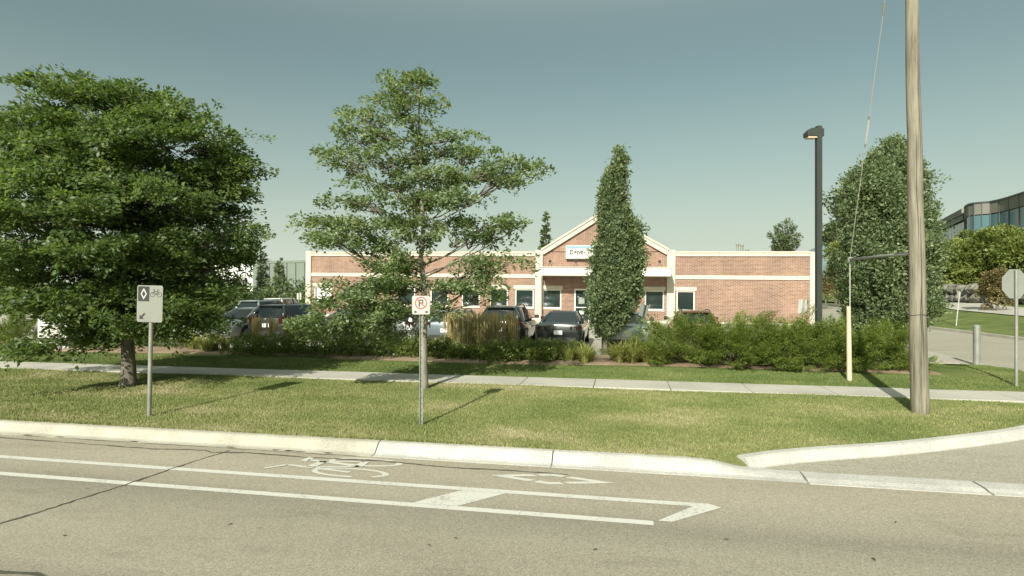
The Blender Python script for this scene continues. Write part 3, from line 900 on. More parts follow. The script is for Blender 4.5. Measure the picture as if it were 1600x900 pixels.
tx = text('RIVE', tx, -0.352, sgz0 + 0.30, 0.33, M['black'], sg, stretch=0.95, bold=0.012) + 0.05
tx = text('T', tx, -0.352, sgz0 + 0.30, 0.42, M['grey_text'], sg, stretch=0.8) + 0.05
tx = text('EST', tx, -0.352, sgz0 + 0.30, 0.33, M['grey_text'], sg)
ax_, _ = bl(896, 425, CY)
text('320', ax_, CY - 0.012, cz0 + 0.16, 0.36, M['grey_text'], can)
# roof vents and a wall light
for px, h in ((1151, 0.62), (1158, 0.56), (1166, 0.24)):
    x, _ = bl(px, 390, 3)
    mb = MB(); mb.tube([(x, 3, 4.4), (x, 3, H_PAR + 0.05 + h)], 0.09, 8); mb.tube([(x, 3, H_PAR + 0.0 + h), (x, 3, H_PAR + 0.1 + h)], 0.13, 8)
    mb.build('roof_vent', M['galv'], roof)

# ================================================================== FOLIAGE TOOLKIT
def unit(a):
    return a / np.maximum(np.linalg.norm(a, axis=1, keepdims=True), 1e-9)
def leaf_mesh(name, c, d, nrm, L, W):
    d = unit(d); s = unit(np.cross(d, nrm)); nn = np.cross(s, d)
    L = L[:, None]; W = W[:, None]
    v = np.empty((len(c), 4, 3), np.float32)
    v[:, 0] = c
    v[:, 1] = c + d * L * 0.48 + s * W * 0.5 + nn * W * 0.14
    v[:, 2] = c + d * L
    v[:, 3] = c + d * L * 0.48 - s * W * 0.5 + nn * W * 0.14
    n = len(c)
    return np_mesh(name, v.reshape(-1, 3), np.arange(4 * n).reshape(-1, 4))
def sprays(o, d, L, W, K, leafL, leafW, droop=0.15, thick=0.08, up=None, flat=0.55, face=0.55):
    """o,d: (S,3) spray roots and directions -> leaf arrays for K leaves on each flat spray"""
    S = len(o)
    d = unit(d)
    if up is None: up = np.tile(np.array([[0, 0, 1.0]]), (S, 1))
    lat = unit(np.cross(d, up)); un = np.cross(lat, d)
    tilt = RNG.normal(0, 0.35, (S, 1)); lat2 = lat * np.cos(tilt) + un * np.sin(tilt); un = np.cross(lat2, d); lat = lat2
    s = RNG.uniform(0, 1, (S, K)) ** 0.75
    t = RNG.uniform(-1, 1, (S, K)) * (0.25 + 0.75 * np.sin(np.pi * np.clip(s * 0.85 + 0.1, 0, 1)))
    L = np.broadcast_to(np.asarray(L).reshape(-1, 1), (S, 1)); W = np.broadcast_to(np.asarray(W).reshape(-1, 1), (S, 1))
    h = RNG.normal(0, thick, (S, K))
    c = o[:, None] + d[:, None] * (s * L)[..., None] + lat[:, None] * (t * W)[..., None] + un[:, None] * h[..., None]
    c[..., 2] -= droop * (s ** 2) * L
    ld = d[:, None] * 0.7 + lat[:, None] * np.sign(t)[..., None] * 0.6 + RNG.normal(0, 0.35, (S, K, 3))
    ln = un[:, None] * 1.0 + d[:, None] * face + RNG.normal(0, flat, (S, K, 3))
    n = S * K
    return c.reshape(n, 3), ld.reshape(n, 3), ln.reshape(n, 3), leafL * RNG.uniform(0.5, 1.4, n), leafW * RNG.uniform(0.6, 1.35, n)

def curve_pts(a, b, sag, n=6, jit=0.03):
    a = Vector(a); b = Vector(b); o = []
    for i in range(n + 1):
        t = i / n
        p = a.lerp(b, t) + Vector((0, 0, sag * 4 * t * (1 - t)))
        if 0 < i < n: p += Vector([random.uniform(-jit, jit) for _ in range(3)])
        o.append(p)
    return o

def lobed_tree(name, label, cat, base_px, Z, base_z, trunk_r, trunk_top_px, lobes, leafmat, barkmat, leafL, leafW, dens, Rd, sprayL=0.62, sprayW=0.27, K=34, twigs=True, dirs_up=0.05, thick=0.06, group=None, limb_from=None, seedv=1, rootflare=True, plate_n=7, plate_r=0.26, up_top=0.55, plate_t=0.22):
    """lobes: (px, py, rx_px, ry_px[, depth offset m[, depth radius m[, density factor]]]) measured in the photo at depth Z"""
    rnd = random.Random(seedv)
    bx, by = xy(base_px[0], Z)
    root = thing(name, label, cat, (bx, by, base_z), group=group)
    mpp = Z / F_PX
    fwd = np.array([-ST, CT, 0.0]); rgt = np.array([CT, ST, 0.0])
    def wp(px, py, dd=0.0):
        # the point keeps the tree's own scale: offsets are taken at depth Z and then moved back or forward
        x, y = xy(px, Z)
        return np.array([x, y, zz(py, Z)]) + fwd * dd
    base = np.array([bx, by, base_z])
    top = wp(*trunk_top_px)
    # trunk
    n_ = 12
    tp = []; tr = []
    for i in range(n_ + 1):
        t = i / n_
        p = base * (1 - t) + top * t
        if i > 1: p = p + np.array([rnd.uniform(-1, 1), rnd.uniform(-1, 1), 0]) * 0.035
        tp.append(p); tr.append(trunk_r * (1 - 0.86 * t) * (1.0 if i else 1.0))
    if rootflare:
        tp.insert(0, base - np.array([0, 0, 0.05])); tr.insert(0, trunk_r * 1.5)
        tp[1] = base + np.array([0, 0, 0.12]); tr[1] = trunk_r * 1.12
    mb = MB(); mb.tube(tp, tr, 10)
    mb.build('trunk', barkmat, root, off=root.location, smooth=True)
    lim = MB()
    Os, Ds, Cs = [], [], []
    lz_ = [zz(lb[1], Z) for lb in lobes]; lobe_lo, lobe_hi = min(lz_), max(lz_)
    for lb in lobes:
        px, py, rx, ry = lb[:4]
        dd = lb[4] if len(lb) > 4 else 0.0
        rdep = lb[5] if len(lb) > 5 and lb[5] else None
        df = lb[6] if len(lb) > 6 else 1.0
        c = wp(px, py, dd)
        off = (px - base_px[0]) * mpp
        zmid = 0.5 * (lobe_lo + lobe_hi); hv = (c[2] - zmid) / (0.58 * (lobe_hi - lobe_lo))
        if rdep is None:
            rdep = max(0.5, Rd * math.sqrt(max(0.02, 1 - (off / (Rd * 1.1)) ** 2 - 0.8 * hv * hv)) * 0.95)
        rxm, rym = rx * mpp, ry * mpp
        ns = max(3, int(dens * df * (rxm * rym * rdep) ** 0.72))
        per = plate_n
        npl = max(2, ns // per); ns = npl * per
        q = RNG.normal(0, 1, (npl, 3)); q = unit(q) * (RNG.uniform(0.12, 1, (npl, 1)) ** 0.42) * RNG.uniform(0.72, 1.14, (npl, 1))
        q = np.repeat(q, per, axis=0)
        pj = RNG.normal(0, 1, (ns, 3)) * np.array([plate_r, plate_r, plate_r * plate_t])
        o = c + rgt * (q[:, :1] * rxm * 0.88) + fwd * (q[:, 1:2] * rdep) + np.array([0, 0, 1.0]) * (q[:, 2:3] * rym * 0.9) + pj
        axis = base.copy()
        # the crown rounds off away from its middle, both towards and away from the road
        dpt_ = (o - base) @ fwd
        kk = 1 - 0.30 * np.clip(np.abs(dpt_) / Rd, 0, 1.1) ** 1.3
        lt_ = (o - base) @ rgt
        o = base + rgt * (lt_ * kk)[:, None] + fwd * dpt_[:, None] + np.array([0, 0, 1.0]) * (o[:, 2] - base_z)[:, None]
        o[:, 2] = zmid + (o[:, 2] - zmid) * kk
        rad = o - axis; rad[:, 2] = 0
        d = unit(rad + unit(RNG.normal(0, 1, (ns, 3))) * 0.55 * np.linalg.norm(rad, axis=1, keepdims=True) + rgt * 0.001)
        d[:, 2] += dirs_up + max(0.0, hv) ** 2 * up_top + RNG.normal(0, 0.12, ns)
        o = o - unit(d) * sprayL * 0.55
        Os.append(o); Ds.append(d)
        # limb to the lobe
        hh = min(max((c[2] - base_z) - 0.45 * np.linalg.norm((c - base)[:2]) - 0.2, 1.5 + rnd.uniform(0, 0.5)), (top[2] - base_z) * 0.97)
        t = hh / (top[2] - base_z)
        st_ = base * (1 - t) + top * t
        r0 = max(0.014, trunk_r * (1 - 0.86 * t) * 0.36)
        lim.tube(curve_pts(st_, c, -0.10, 6, 0.04), list(np.linspace(r0, 0.010, 7)), 6, False)
        if twigs:
            for k in range(min(ns, 14)):
                lim.tube(curve_pts(st_ * 0.35 + c * 0.65, o[rnd.randrange(ns)], 0.02, 3, 0.03), [0.014, 0.010, 0.007, 0.004], 4, False)
    lim.build('limbs', M['bark'], root, off=root.location, smooth=True)
    o = np.concatenate(Os); d = np.concatenate(Ds)
    Ls = sprayL * RNG.uniform(0.6, 1.35, len(o)); Ws = sprayW * RNG.uniform(0.6, 1.3, len(o))
    a = sprays(o, d, Ls, Ws, K, leafL, leafW, thick=thick)
    me = leaf_mesh('crown', a[0] - np.array(root.location)[None], *a[1:])
    link('crown', me, leafmat, root)
    return root, len(a[0])

# ------------------------------------------------------------------ the two street trees and the ones behind
TZ1 = 13.5
lobes1 = [(112, 150, 62, 36), (175, 140, 60, 32), (228, 140, 45, 26), (255, 175, 52, 34), (60, 205, 78, 38), (140, 205, 80, 45), (215, 215, 80, 42), (300, 205, 62, 30), (345, 205, 42, 18),
          (5, 250, 70, 45), (85, 270, 90, 45), (180, 275, 95, 45), (275, 260, 85, 38), (355, 255, 50, 22), (-40, 330, 60, 50), (40, 330, 85, 42), (140, 335, 95, 42), (240, 330, 90, 40), (325, 305, 65, 26), (378, 297, 42, 12),
          (-20, 400, 80, 45), (70, 400, 95, 42), (170, 400, 95, 42), (260, 395, 85, 36), (330, 365, 55, 18), (385, 355, 38, 9), (350, 395, 45, 14), (395, 388, 24, 8, 0, 0.5),
          (-20, 455, 65, 28), (60, 452, 85, 26), (150, 465, 90, 40), (240, 460, 85, 36), (310, 445, 60, 24), (345, 470, 36, 14), (128, 498, 55, 20), (195, 505, 70, 28), (265, 505, 60, 22), (320, 495, 30, 12, 0, 0.6),
          (118, 545, 26, 16, -1.4, 0.5), (160, 525, 34, 16, -0.6, 0.9)]
lobes1 = [((lb[0] - 201) * 0.93 + 201 if lb[0] > 201 else lb[0], lb[1] + 6) + tuple(lb[2:]) for lb in lobes1]
lobed_tree('shade_tree', 'large broad dark green leafy tree at the far left on the roadside lawn', 'tree', (201, 600), TZ1, 0.22, 0.155, (196, 150), lobes1, M['leaf_elm'], M['bark'], 0.105, 0.056, 84, 3.0, seedv=3, K=62, sprayL=0.85, sprayW=0.24, thick=0.045)
TZ2 = 13.06
lobes2 = [(640, 120, 24, 10, 0, 0.35), (628, 135, 20, 9, 0, 0.3), (655, 128, 14, 6, 0, 0.3), (612, 148, 24, 10, 0, 0.45), (662, 155, 14, 5, 0, 0.3), (610, 172, 38, 14, 0, 0.6), (560, 182, 32, 12, 0, 0.6), (640, 182, 22, 12, 0, 0.6),
          (545, 212, 34, 12, 0, 0.7), (600, 210, 44, 16, 0, 0.8), (655, 208, 30, 12, 0, 0.7), (705, 212, 32, 12, 0, 0.8), (520, 238, 30, 8, 0, 0.7), (575, 245, 42, 14, 0, 1.0), (640, 240, 46, 14, 0, 1.0), (700, 235, 34, 12, 0, 1.0), (752, 238, 18, 9, 0, 0.5),
          (545, 262, 32, 7, 0, 0.6), (775, 262, 46, 13, 0, 0.8), (820, 262, 24, 8, 0, 0.5), (735, 275, 46, 12, 0, 1.0), (660, 275, 60, 16, 0, 1.2), (600, 285, 42, 12, 0, 1.0), (790, 285, 36, 8, 0, 0.7),
          (560, 312, 42, 14, 0, 0.9), (640, 312, 60, 18, 0, 1.2), (710, 312, 50, 16, 0, 1.1), (500, 348, 48, 9, 0, 0.8), (545, 352, 46, 12, 0, 1.0), (620, 345, 60, 18, 0, 1.3), (700, 345, 48, 15, 0, 1.1),
          (785, 345, 40, 8, 0, 0.6), (815, 352, 22, 6, 0, 0.4), (770, 368, 28, 6, 0, 0.5), (520, 378, 52, 12, 0, 1.0), (590, 382, 54, 14, 0, 1.2), (660, 372, 46, 12, 0, 1.1), (735, 370, 24, 8, 0, 0.6),
          (622, 415, 36, 20, 0, 1.0, 1.9), (620, 450, 44, 20, 0, 1.0, 1.9), (750, 420, 52, 12, -0.3, 0.8), (795, 412, 38, 9, -0.3, 0.6), (740, 445, 60, 13, -0.2, 0.9), (775, 462, 38, 9, -0.2, 0.6), (700, 448, 34, 10, 0, 0.8),
          (545, 450, 34, 10, 0, 0.8, 1.2), (560, 480, 60, 14, -0.4, 0.9, 1.7), (610, 490, 46, 18, -0.2, 0.9, 1.8), (525, 512, 42, 13, -0.8, 0.7, 2.4), (505, 530, 24, 11, -0.9, 0.45, 3.2), (575, 512, 34, 12, -0.5, 0.6, 2.2), (610, 525, 22, 14, -0.3, 0.5), (690, 490, 26, 10, 0, 0.5)]
RNG = np.random.default_rng(23)
lobed_tree('ornamental_tree', 'airy layered silvery green tree behind the no parking sign', 'tree', (663, 607), TZ2, 0.22, 0.088, (655, 118), lobes2, M['leaf_pear'], M['bark_pale'], 0.092, 0.05, 108, 2.4, seedv=5, K=46, sprayL=0.46, sprayW=0.16, thick=0.05, plate_n=5, plate_r=0.20, plate_t=0.32, up_top=0.35, dirs_up=0.12)
lobes3 = [(230, 440, 60, 30), (290, 440, 60, 30), (200, 480, 50, 26), (270, 480, 60, 26), (330, 460, 40, 22), (240, 400, 60, 30), (300, 400, 50, 30), (180, 430, 40, 30)]
lobed_tree('shade_tree', 'dark leafy tree standing in the bed behind the large left tree', 'tree', (272, 543), 24.0, 0.25, 0.14, (265, 390), lobes3, M['leaf_elm'], M['bark_pale'], 0.17, 0.095, 34, 2.6, seedv=9, K=26, sprayL=0.9, sprayW=0.4)

def column_tree(name, label, px, Z, base_z, prof, leafmat, leafL, leafW, n_leaf, trunk_r, Kd=1.0, group=None, cluster=0.16, seedv=2, trunk_h=None, rag=0.05):
    """prof: (py, left px, right px) rows of the crown outline from top to bottom"""
    rnd = random.Random(seedv)
    bx, by = xy(px, Z)
    root = thing(name, label, 'tree', (bx, by, base_z), group=group)
    mpp = Z / F_PX
    rows = [(zz(py, Z), (l - px) * mpp, (r - px) * mpp) for py, l, r in prof][::-1]
    zs = np.array([r[0] for r in rows]); lf = np.array([r[1] for r in rows]); rt = np.array([r[2] for r in rows])
    ztop, zbot = zs[-1], zs[0]
    mb = MB(); mb.tube([(bx, by, base_z - 0.05), (bx, by, base_z + 0.15), (bx, by, (zbot + ztop) / 2), (bx + (lf[-1] + rt[-1]) / 2 * CT, by, ztop - 0.1)], [trunk_r * 1.5, trunk_r, trunk_r * 0.6, 0.012], 9)
    lim = mb
    # clusters of leaves on upward shoots, denser towards the outside
    nsh = max(16, n_leaf // 240); nc = nsh * 10
    wgt = (np.interp(np.linspace(zbot, ztop, 200), zs, rt - lf)) ** 1.3
    zc = np.repeat(RNG.choice(np.linspace(zbot, ztop, 200), nsh, p=wgt / wgt.sum()), 10) + np.tile(np.linspace(-0.32, 0.36, 10), nsh) * cluster / 0.16
    zc = np.clip(zc, zbot, ztop)
    L_, R_ = np.interp(zc, zs, lf), np.interp(zc, zs, rt)
    mid = (L_ + R_) / 2; hw_ = np.maximum((R_ - L_) / 2 - cluster * 0.75, 0.03)
    ang = np.repeat(RNG.uniform(0, 2 * np.pi, nsh), 10) + RNG.normal(0, 0.10, nc); rr = np.repeat(RNG.uniform(0.02, 1, nsh) ** 0.5 * RNG.uniform(0.84, 1.14 + rag * 0.8, nsh), 10) * (0.89 + rag * np.sin(ang * 3 + zc * 2.3) * np.sin(zc * 5.1 + ang * 2) + 0.05 * RNG.normal(0, 1, nc))
    a = mid + hw_ * rr * np.cos(ang); b = hw_ * Kd * rr * np.sin(ang)
    o = np.stack([bx + CT * a - ST * b, by + ST * a + CT * b, zc - cluster], 1)
    d = np.stack([CT * np.cos(ang) - ST * np.sin(ang), ST * np.cos(ang) + CT * np.sin(ang), RNG.uniform(0.5, 1.6, nc)], 1) + RNG.normal(0, 0.25, (nc, 3))
    upv = np.stack([CT * np.cos(ang) - ST * np.sin(ang), ST * np.cos(ang) + CT * np.sin(ang), np.full(nc, 0.3)], 1)
    arr = sprays(o, d, cluster * 2.0 * RNG.uniform(0.6, 1.4, nc), cluster * 0.9 * RNG.uniform(0.6, 1.4, nc), 24, leafL, leafW, droop=0.0, thick=cluster * 0.4, up=upv, flat=0.8)
    me = leaf_mesh('crown', arr[0] - np.array(root.location)[None], *arr[1:])
    link('crown', me, leafmat, root)
    for k in range(26):
        i = rnd.randrange(nc)
        z0 = base_z + 0.3 + (o[i][2] - base_z) * 0.45
        lim.tube(curve_pts((bx, by, z0), o[i], 0.0, 3, 0.02), [0.022, 0.016, 0.01, 0.005], 5, False)
    lim.build('trunk', M['bark_pale'], root, off=root.location, smooth=True)
    return root
column_tree('columnar_oak', 'narrow columnar green tree in front of the building entrance', 945, 20.1, 0.27,
            [(232, 964, 970), (252, 954, 975), (274, 944, 977), (300, 938, 978), (330, 936, 982), (350, 934, 1000), (380, 931, 1007), (410, 924, 1004), (440, 918, 1002), (470, 916, 996), (490, 920, 986), (505, 928, 974), (518, 936, 962)],
            M['leaf_oak'], 0.10, 0.055, 76000, 0.085)
column_tree('columnar_oak', 'wide tall dense green tree behind the timber utility pole', 1382, 18.6, 0.27,
            [(216, 1392, 1402), (230, 1378, 1412), (246, 1358, 1418), (258, 1340, 1424), (285, 1324, 1438), (300, 1321, 1442), (340, 1320, 1448), (380, 1321, 1452), (420, 1318, 1458), (460, 1320, 1454), (490, 1326, 1446), (515, 1338, 1426), (540, 1355, 1405)],
            M['leaf_oak'], 0.10, 0.056, 112000, 0.11, cluster=0.19, rag=0.16)

# ------------------------------------------------------------------ utility pole with guy
pz_ = 10.62
pxx, pyy = xy(1437, pz_)
pgz = gz(pxx, pyy)
up = thing('utility_pole', 'tall weathered grey timber utility pole on the lawn at right', 'utility pole', (pxx, pyy, pgz))
mb = MB()
lean = Vector((-0.0175, 0.0, 1.0))
pts_, rr_ = [], []
for i in range(25):
    h = -0.3 + i * 0.49
    pts_.append(lean * h + Vector((0.006 * math.sin(i * 1.3), 0, 0)))
    rr_.append((0.150 - 0.0062 * h) * (1 + 0.012 * math.sin(i * 2.7)) if h > 0.1 else 0.158)
mb.tube(pts_, rr_, 20)
po = mb.build('shaft', M['pole'], up, smooth=True)
mb = MB()                                                          # long checks in the timber, front face
for a0, z0, z1 in ((-1.45, 0.5, 3.6), (-1.78, 3.0, 5.2), (-1.2, 4.4, 7.2), (-1.62, 1.2, 2.3)):
    P = []
    for k in range(9):
        h = z0 + (z1 - z0) * k / 8; r_ = 0.150 - 0.0062 * h + 0.001
        an = a0 + 0.05 * math.sin(k * 1.1)
        P.append(lean * h + Vector((r_ * math.cos(an), r_ * math.sin(an), 0)))
    mb.tube(P, [0.001, .005, .007, .006, .008, .006, .007, .004, .001], 5)
mb.build('split', M['trim'], po)
mb = MB(); mb.tube([lean * 1.80 + Vector((0.142 * math.cos(a), 0.142 * math.sin(a), 0.01 * math.sin(a * 3))) for a in np.linspace(0, 6.283, 21)], 0.006, 5, False)
mb.build('wire_band', M['dark_metal'], up)
# sidewalk strut, guy and anchor
gx, gy = xy(1328, 13.97); gzz = gz(gx, gy)
mb = MB(); mb.tube([(0, 0.15, 3.16 - pgz), (gx - pxx, gy - pyy, 3.19 - pgz)], 0.032, 8)
st_ = mb.build('guy_strut', M['galv'], up, smooth=True)
mb = MB(); mb.bbox(gx - pxx - 0.05, gx - pxx + 0.05, gy - pyy - 0.05, gy - pyy + 0.05, 3.13 - pgz, 3.25 - pgz, 0.01); mb.build('strut_clamp', M['galv'], st_)
A = Vector((gx - pxx, gy - pyy, 3.2 - pgz)); B = Vector((-0.18, 0.12, 10.75 - pgz))
mb = MB(); mb.tube([A, B], 0.0065, 6); mb.tube([A, (gx - pxx, gy - pyy, gzz - pgz + 1.3)], 0.013, 6)
gw = mb.build('guy_wire', M['wire'], up)
for t0, t1, r_, m_ in ((0.335, 0.40, 0.020, 'sign_white'), (0.327, 0.336, 0.024, 'galv'), (0.399, 0.408, 0.024, 'galv'), (0.655, 0.68, 0.024, 'galv')):
    mb = MB(); mb.tube([A.lerp(B, t0), A.lerp(B, t1)], r_, 8); mb.build('guy_insulator' if m_ == 'sign_white' else 'guy_clamp', M[m_], gw)
gd = MB()
prof_ = [(0.0, 0.058), (1.75, 0.052), (1.80, 0.045)]
gd.tube([(gx - pxx - 0.01, gy - pyy, gzz - pgz - 0.03), (gx - pxx - 0.02, gy - pyy, gzz - pgz + 0.9), (gx - pxx - 0.03, gy - pyy, gzz - pgz + 1.80)], [0.062, 0.056, 0.048], 10)
gd.build('guy_guard', M['guard'], up, smooth=True, sharp=40)

# ------------------------------------------------------------------ parking-lot lamp
lx, ly = on_y(1279, 19.0)[0], 19.0
lZ = on_y(1279, 19.0)[1]
lm = thing('lot_lamp', 'dark square lamp post with a single box head beside the brick building', 'lamp post', (lx, ly, gz(lx, ly)), (0, 0, TH))
hz = zz(197, lZ) - gz(lx, ly)
mb = MB(); mb.bbox(-0.078, 0.078, -0.078, 0.078, -0.1, hz, 0.01); mb.build('post', M['lamp_metal'], lm)
mb = MB(); mb.bbox(-0.2, 0.2, -0.2, 0.2, -0.1, 0.35, 0.03); mb.build('footing', M['conc'], lm)
mb = MB(); mb.bbox(0.080, 0.14, -0.07, 0.07, hz - 0.32, hz - 0.08, 0.01); mb.build('bracket', M['lamp_metal'], lm)
hd = MB()
z1, z0 = hz - 0.09, hz - 0.33
vs = [(-0.082, -0.15, z1), (-0.082, 0.15, z1), (-0.082, 0.15, z0), (-0.082, -0.15, z0), (-0.28, -0.15, z1), (-0.28, 0.15, z1), (-0.40, 0.14, z1 - 0.12), (-0.40, -0.14, z1 - 0.12), (-0.40, 0.14, z0), (-0.40, -0.14, z0)]
hd.add(vs, [(0, 1, 5, 4), (4, 5, 6, 7), (7, 6, 8, 9), (0, 4, 7, 9, 3), (1, 2, 8, 6, 5), (0, 3, 2, 1), (3, 9, 8, 2)])
hd = hd.build('lamp_head', M['lamp_metal'], lm)
mb = MB(); mb.box(-0.37, -0.10, -0.12, 0.12, z0 - 0.05, z0 - 0.002); mb.build('lens', M['lamp_lens'], hd)

# ------------------------------------------------------------------ road signs
def rounded(w_, h_, r, n=5):
    P = []
    for cx_, cy_, a0 in ((w_ / 2 - r, h_ / 2 - r, 0), (-w_ / 2 + r, h_ / 2 - r, 90), (-w_ / 2 + r, -h_ / 2 + r, 180), (w_ / 2 - r, -h_ / 2 + r, 270)):
        for k in range(n + 1):
            a = R(a0 + 90 * k / n); P.append((cx_ + r * math.cos(a), cy_ + r * math.sin(a)))
    return P
def plate(name, poly, y0, y1, mat, parent, zc=0.0, xc=0.0):
    mb = MB(); mb.prism([(xc + p[0], zc + p[1]) for p in poly], 'y', y0, y1)
    return mb.build(name, mat, parent)
def ring_poly(mb, ro, ri, y, n=40, sx=1, cx_=0, cz_=0):
    vs, fs = [], []
    for k in range(n):
        a = 2 * math.pi * k / n
        vs += [(cx_ + ro * math.cos(a), y, cz_ + ro * math.sin(a)), (cx_ + ri * math.cos(a), y, cz_ + ri * math.sin(a))]
    for k in range(n):
        j = (k + 1) % n
        fs.append((2 * k, 2 * k + 1, 2 * j + 1, 2 * j))
    mb.add(vs, fs)
def bar(mb, a, b, wd, y):
    vs, fs = quad_strip([a, b], wd)
    mb.add([(x, y, z) for x, z in vs], fs)
def u_post(root, h, mat=M['post_green'], wd=0.06):
    mb = MB()
    P = [(-wd / 2, 0.0), (-wd / 2 + 0.012, 0.0), (-wd / 2 + 0.018, 0.028), (wd / 2 - 0.018, 0.028), (wd / 2 - 0.012, 0.0), (wd / 2, 0.0), (wd / 2, 0.006), (wd / 2 - 0.008, 0.006), (wd / 2 - 0.012, 0.036), (-wd / 2 + 0.012, 0.036), (-wd / 2 + 0.008, 0.006), (-wd / 2, 0.006)]
    mb.prism(P, 'z', -0.2, h)
    p = mb.build('post', mat, root)
    mb = MB()
    for k in range(int(h / 0.1)): mb.box(-0.006, 0.006, 0.0265, 0.0275, 0.05 + k * 0.1, 0.065 + k * 0.1)
    mb.build('bolt_holes', M['black'], p)
    return p
# bicycle-lane sign
z_ = 10.5; x_, y_ = xy(233, z_); g_0 = gz(x_, y_)
s1 = thing('bike_lane_sign', 'grey bicycle lane sign with black diamond and arrow, on a post', 'road sign', (x_, y_, g_0), (0, R(1.3), TH * 0.6))
zt, zb = zz(446, z_) - g_0, zz(503, z_) - g_0
zc = (zt + zb) / 2; H_ = zt - zb; W_ = H_ * 0.735
mb = MB(); mb.tube([(0.0, 0.0, -0.2), (0.0, 0.0, zt - 0.04)], 0.036, 12); mb.build('post', M['galv'], s1, smooth=True, sharp=40)
pn = plate('panel', rounded(W_, H_, 0.035), -0.046, -0.040, M['galv'], s1, zc)
plate('face', rounded(W_ - 0.03, H_ - 0.03, 0.028), -0.0475, -0.0462, M['sign_grey'], pn, zc)
sq = W_ * 0.44
plate('diamond_square', [(-W_ / 2 + 0.02, H_ / 2 - 0.02), (-W_ / 2 + 0.02 + sq, H_ / 2 - 0.02), (-W_ / 2 + 0.02 + sq, H_ / 2 - 0.02 - sq * 1.25), (-W_ / 2 + 0.02, H_ / 2 - 0.02 - sq * 1.25)][::-1], -0.0490, -0.0478, M['black'], pn, zc)
mb = MB(); dcx, dcz = -W_ / 2 + 0.02 + sq / 2, zc + H_ / 2 - 0.02 - sq * 0.62
o4 = [(0.06, 0), (0, 0.105), (-0.06, 0), (0, -0.105)]
i4 = [(0.036, 0), (0, 0.062), (-0.036, 0), (0, -0.062)]
vs = [(dcx + a, -0.0498, dcz + b) for a, b in o4] + [(dcx + a, -0.0498, dcz + b) for a, b in i4]
mb.add(vs, [(k, (k + 1) % 4, 4 + (k + 1) % 4, 4 + k) for k in range(4)]); mb.build('diamond', M['sign_white'], pn)
mb = MB(); bx_, bz_ = W_ * 0.235, zc + H_ / 2 - 0.165
for sx_ in (-0.066, 0.066): ring_poly(mb, 0.046, 0.037, -0.0495, 28, 1, bx_ + sx_, bz_)
for a, b, wd in (((-0.066, 0), (-0.03, 0.07), .009), ((-0.03, 0.062), (0.04, 0.062), .009), ((0.0, 0.0), (0.046, 0.085), .009), ((0.066, 0), (0.04, 0.062), .008), ((0.066, 0), (0, 0), .008), ((0, 0), (-0.032, 0.06), .009), ((-0.028, 0.07), (-0.034, 0.092), .009), ((-0.05, 0.092), (-0.022, 0.094), .01), ((0.03, 0.088), (0.062, 0.088), .012)):
    bar(mb, (bx_ + a[0], bz_ + a[1]), (bx_ + b[0], bz_ + b[1]), wd, -0.0492)
mb.build('bicycle', M['black'], pn)
mb = MB(); qx, qz = -W_ / 2 + 0.055, zc - H_ / 2 + 0.05
bar(mb, (qx + 0.10, qz + 0.105), (qx + 0.03, qz + 0.03), 0.034, -0.0492)
mb.add([(qx, -0.0494, qz), (qx + 0.085, -0.0494, qz + 0.004), (qx + 0.062, -0.0494, qz + 0.026), (qx + 0.022, -0.0494, qz + 0.064), (qx + 0.002, -0.0494, qz + 0.085)], [(0, 1, 2), (0, 2, 3), (0, 3, 4)])
mb.build('arrow', M['black'], pn)
# no-parking sign
z_ = 9.78; x_, y_ = xy(658, z_); g_0 = gz(x_, y_)
s2 = thing('no_parking_sign', 'small white no parking sign with red circle on a steel post by the kerb', 'road sign', (x_, y_, g_0), (0, 0, TH))
zt, zb = zz(462, z_) - g_0, zz(491.5, z_) - g_0
zc = (zt + zb) / 2; H_ = zt - zb; W_ = H_ * 0.96
u_post(s2, zt - 0.03)
pn = plate('panel', rounded(W_, H_, 0.03), -0.010, -0.003, M['galv'], s2, zc)
plate('face', rounded(W_ - 0.014, H_ - 0.014, 0.025), -0.0118, -0.0102, M['sign_white'], pn, zc)
cz_ = zc + 0.035
mb = MB()                                                          # letter P
bar(mb, (-0.030, cz_ - 0.060), (-0.030, cz_ + 0.058), 0.021, -0.0128)
bar(mb, (-0.03, cz_ + 0.050), (0.028, cz_ + 0.050), 0.018, -0.0129); bar(mb, (-0.03, cz_ + 0.0), (0.028, cz_ + 0.0), 0.018, -0.0129); bar(mb, (0.030, cz_ + 0.058), (0.030, cz_ - 0.006), 0.018, -0.0130)
mb.build('letter', M['black'], pn)
mb = MB(); ring_poly(mb, 0.105, 0.085, -0.0138, 40, 1, 0, cz_); bar(mb, (-0.068, cz_ + 0.068), (0.068, cz_ - 0.068), 0.018, -0.0142); mb.build('prohibition_ring', M['red'], pn)
for sg_ in (-1, 1):
    mb = MB(); ax2 = sg_ * 0.098
    az2 = zc - H_ / 2 + 0.045
    mb.add([(ax2 + sg_ * 0.030, -0.0131, az2), (ax2 - sg_ * 0.008, -0.0131, az2 + 0.024), (ax2 - sg_ * 0.008, -0.0131, az2 - 0.024)], [(0, 1, 2)])
    bar(mb, (ax2 - sg_ * 0.03, az2), (ax2 - sg_ * 0.006, az2), 0.02, -0.0133)
    mb.build('arrow', M['black'], pn)
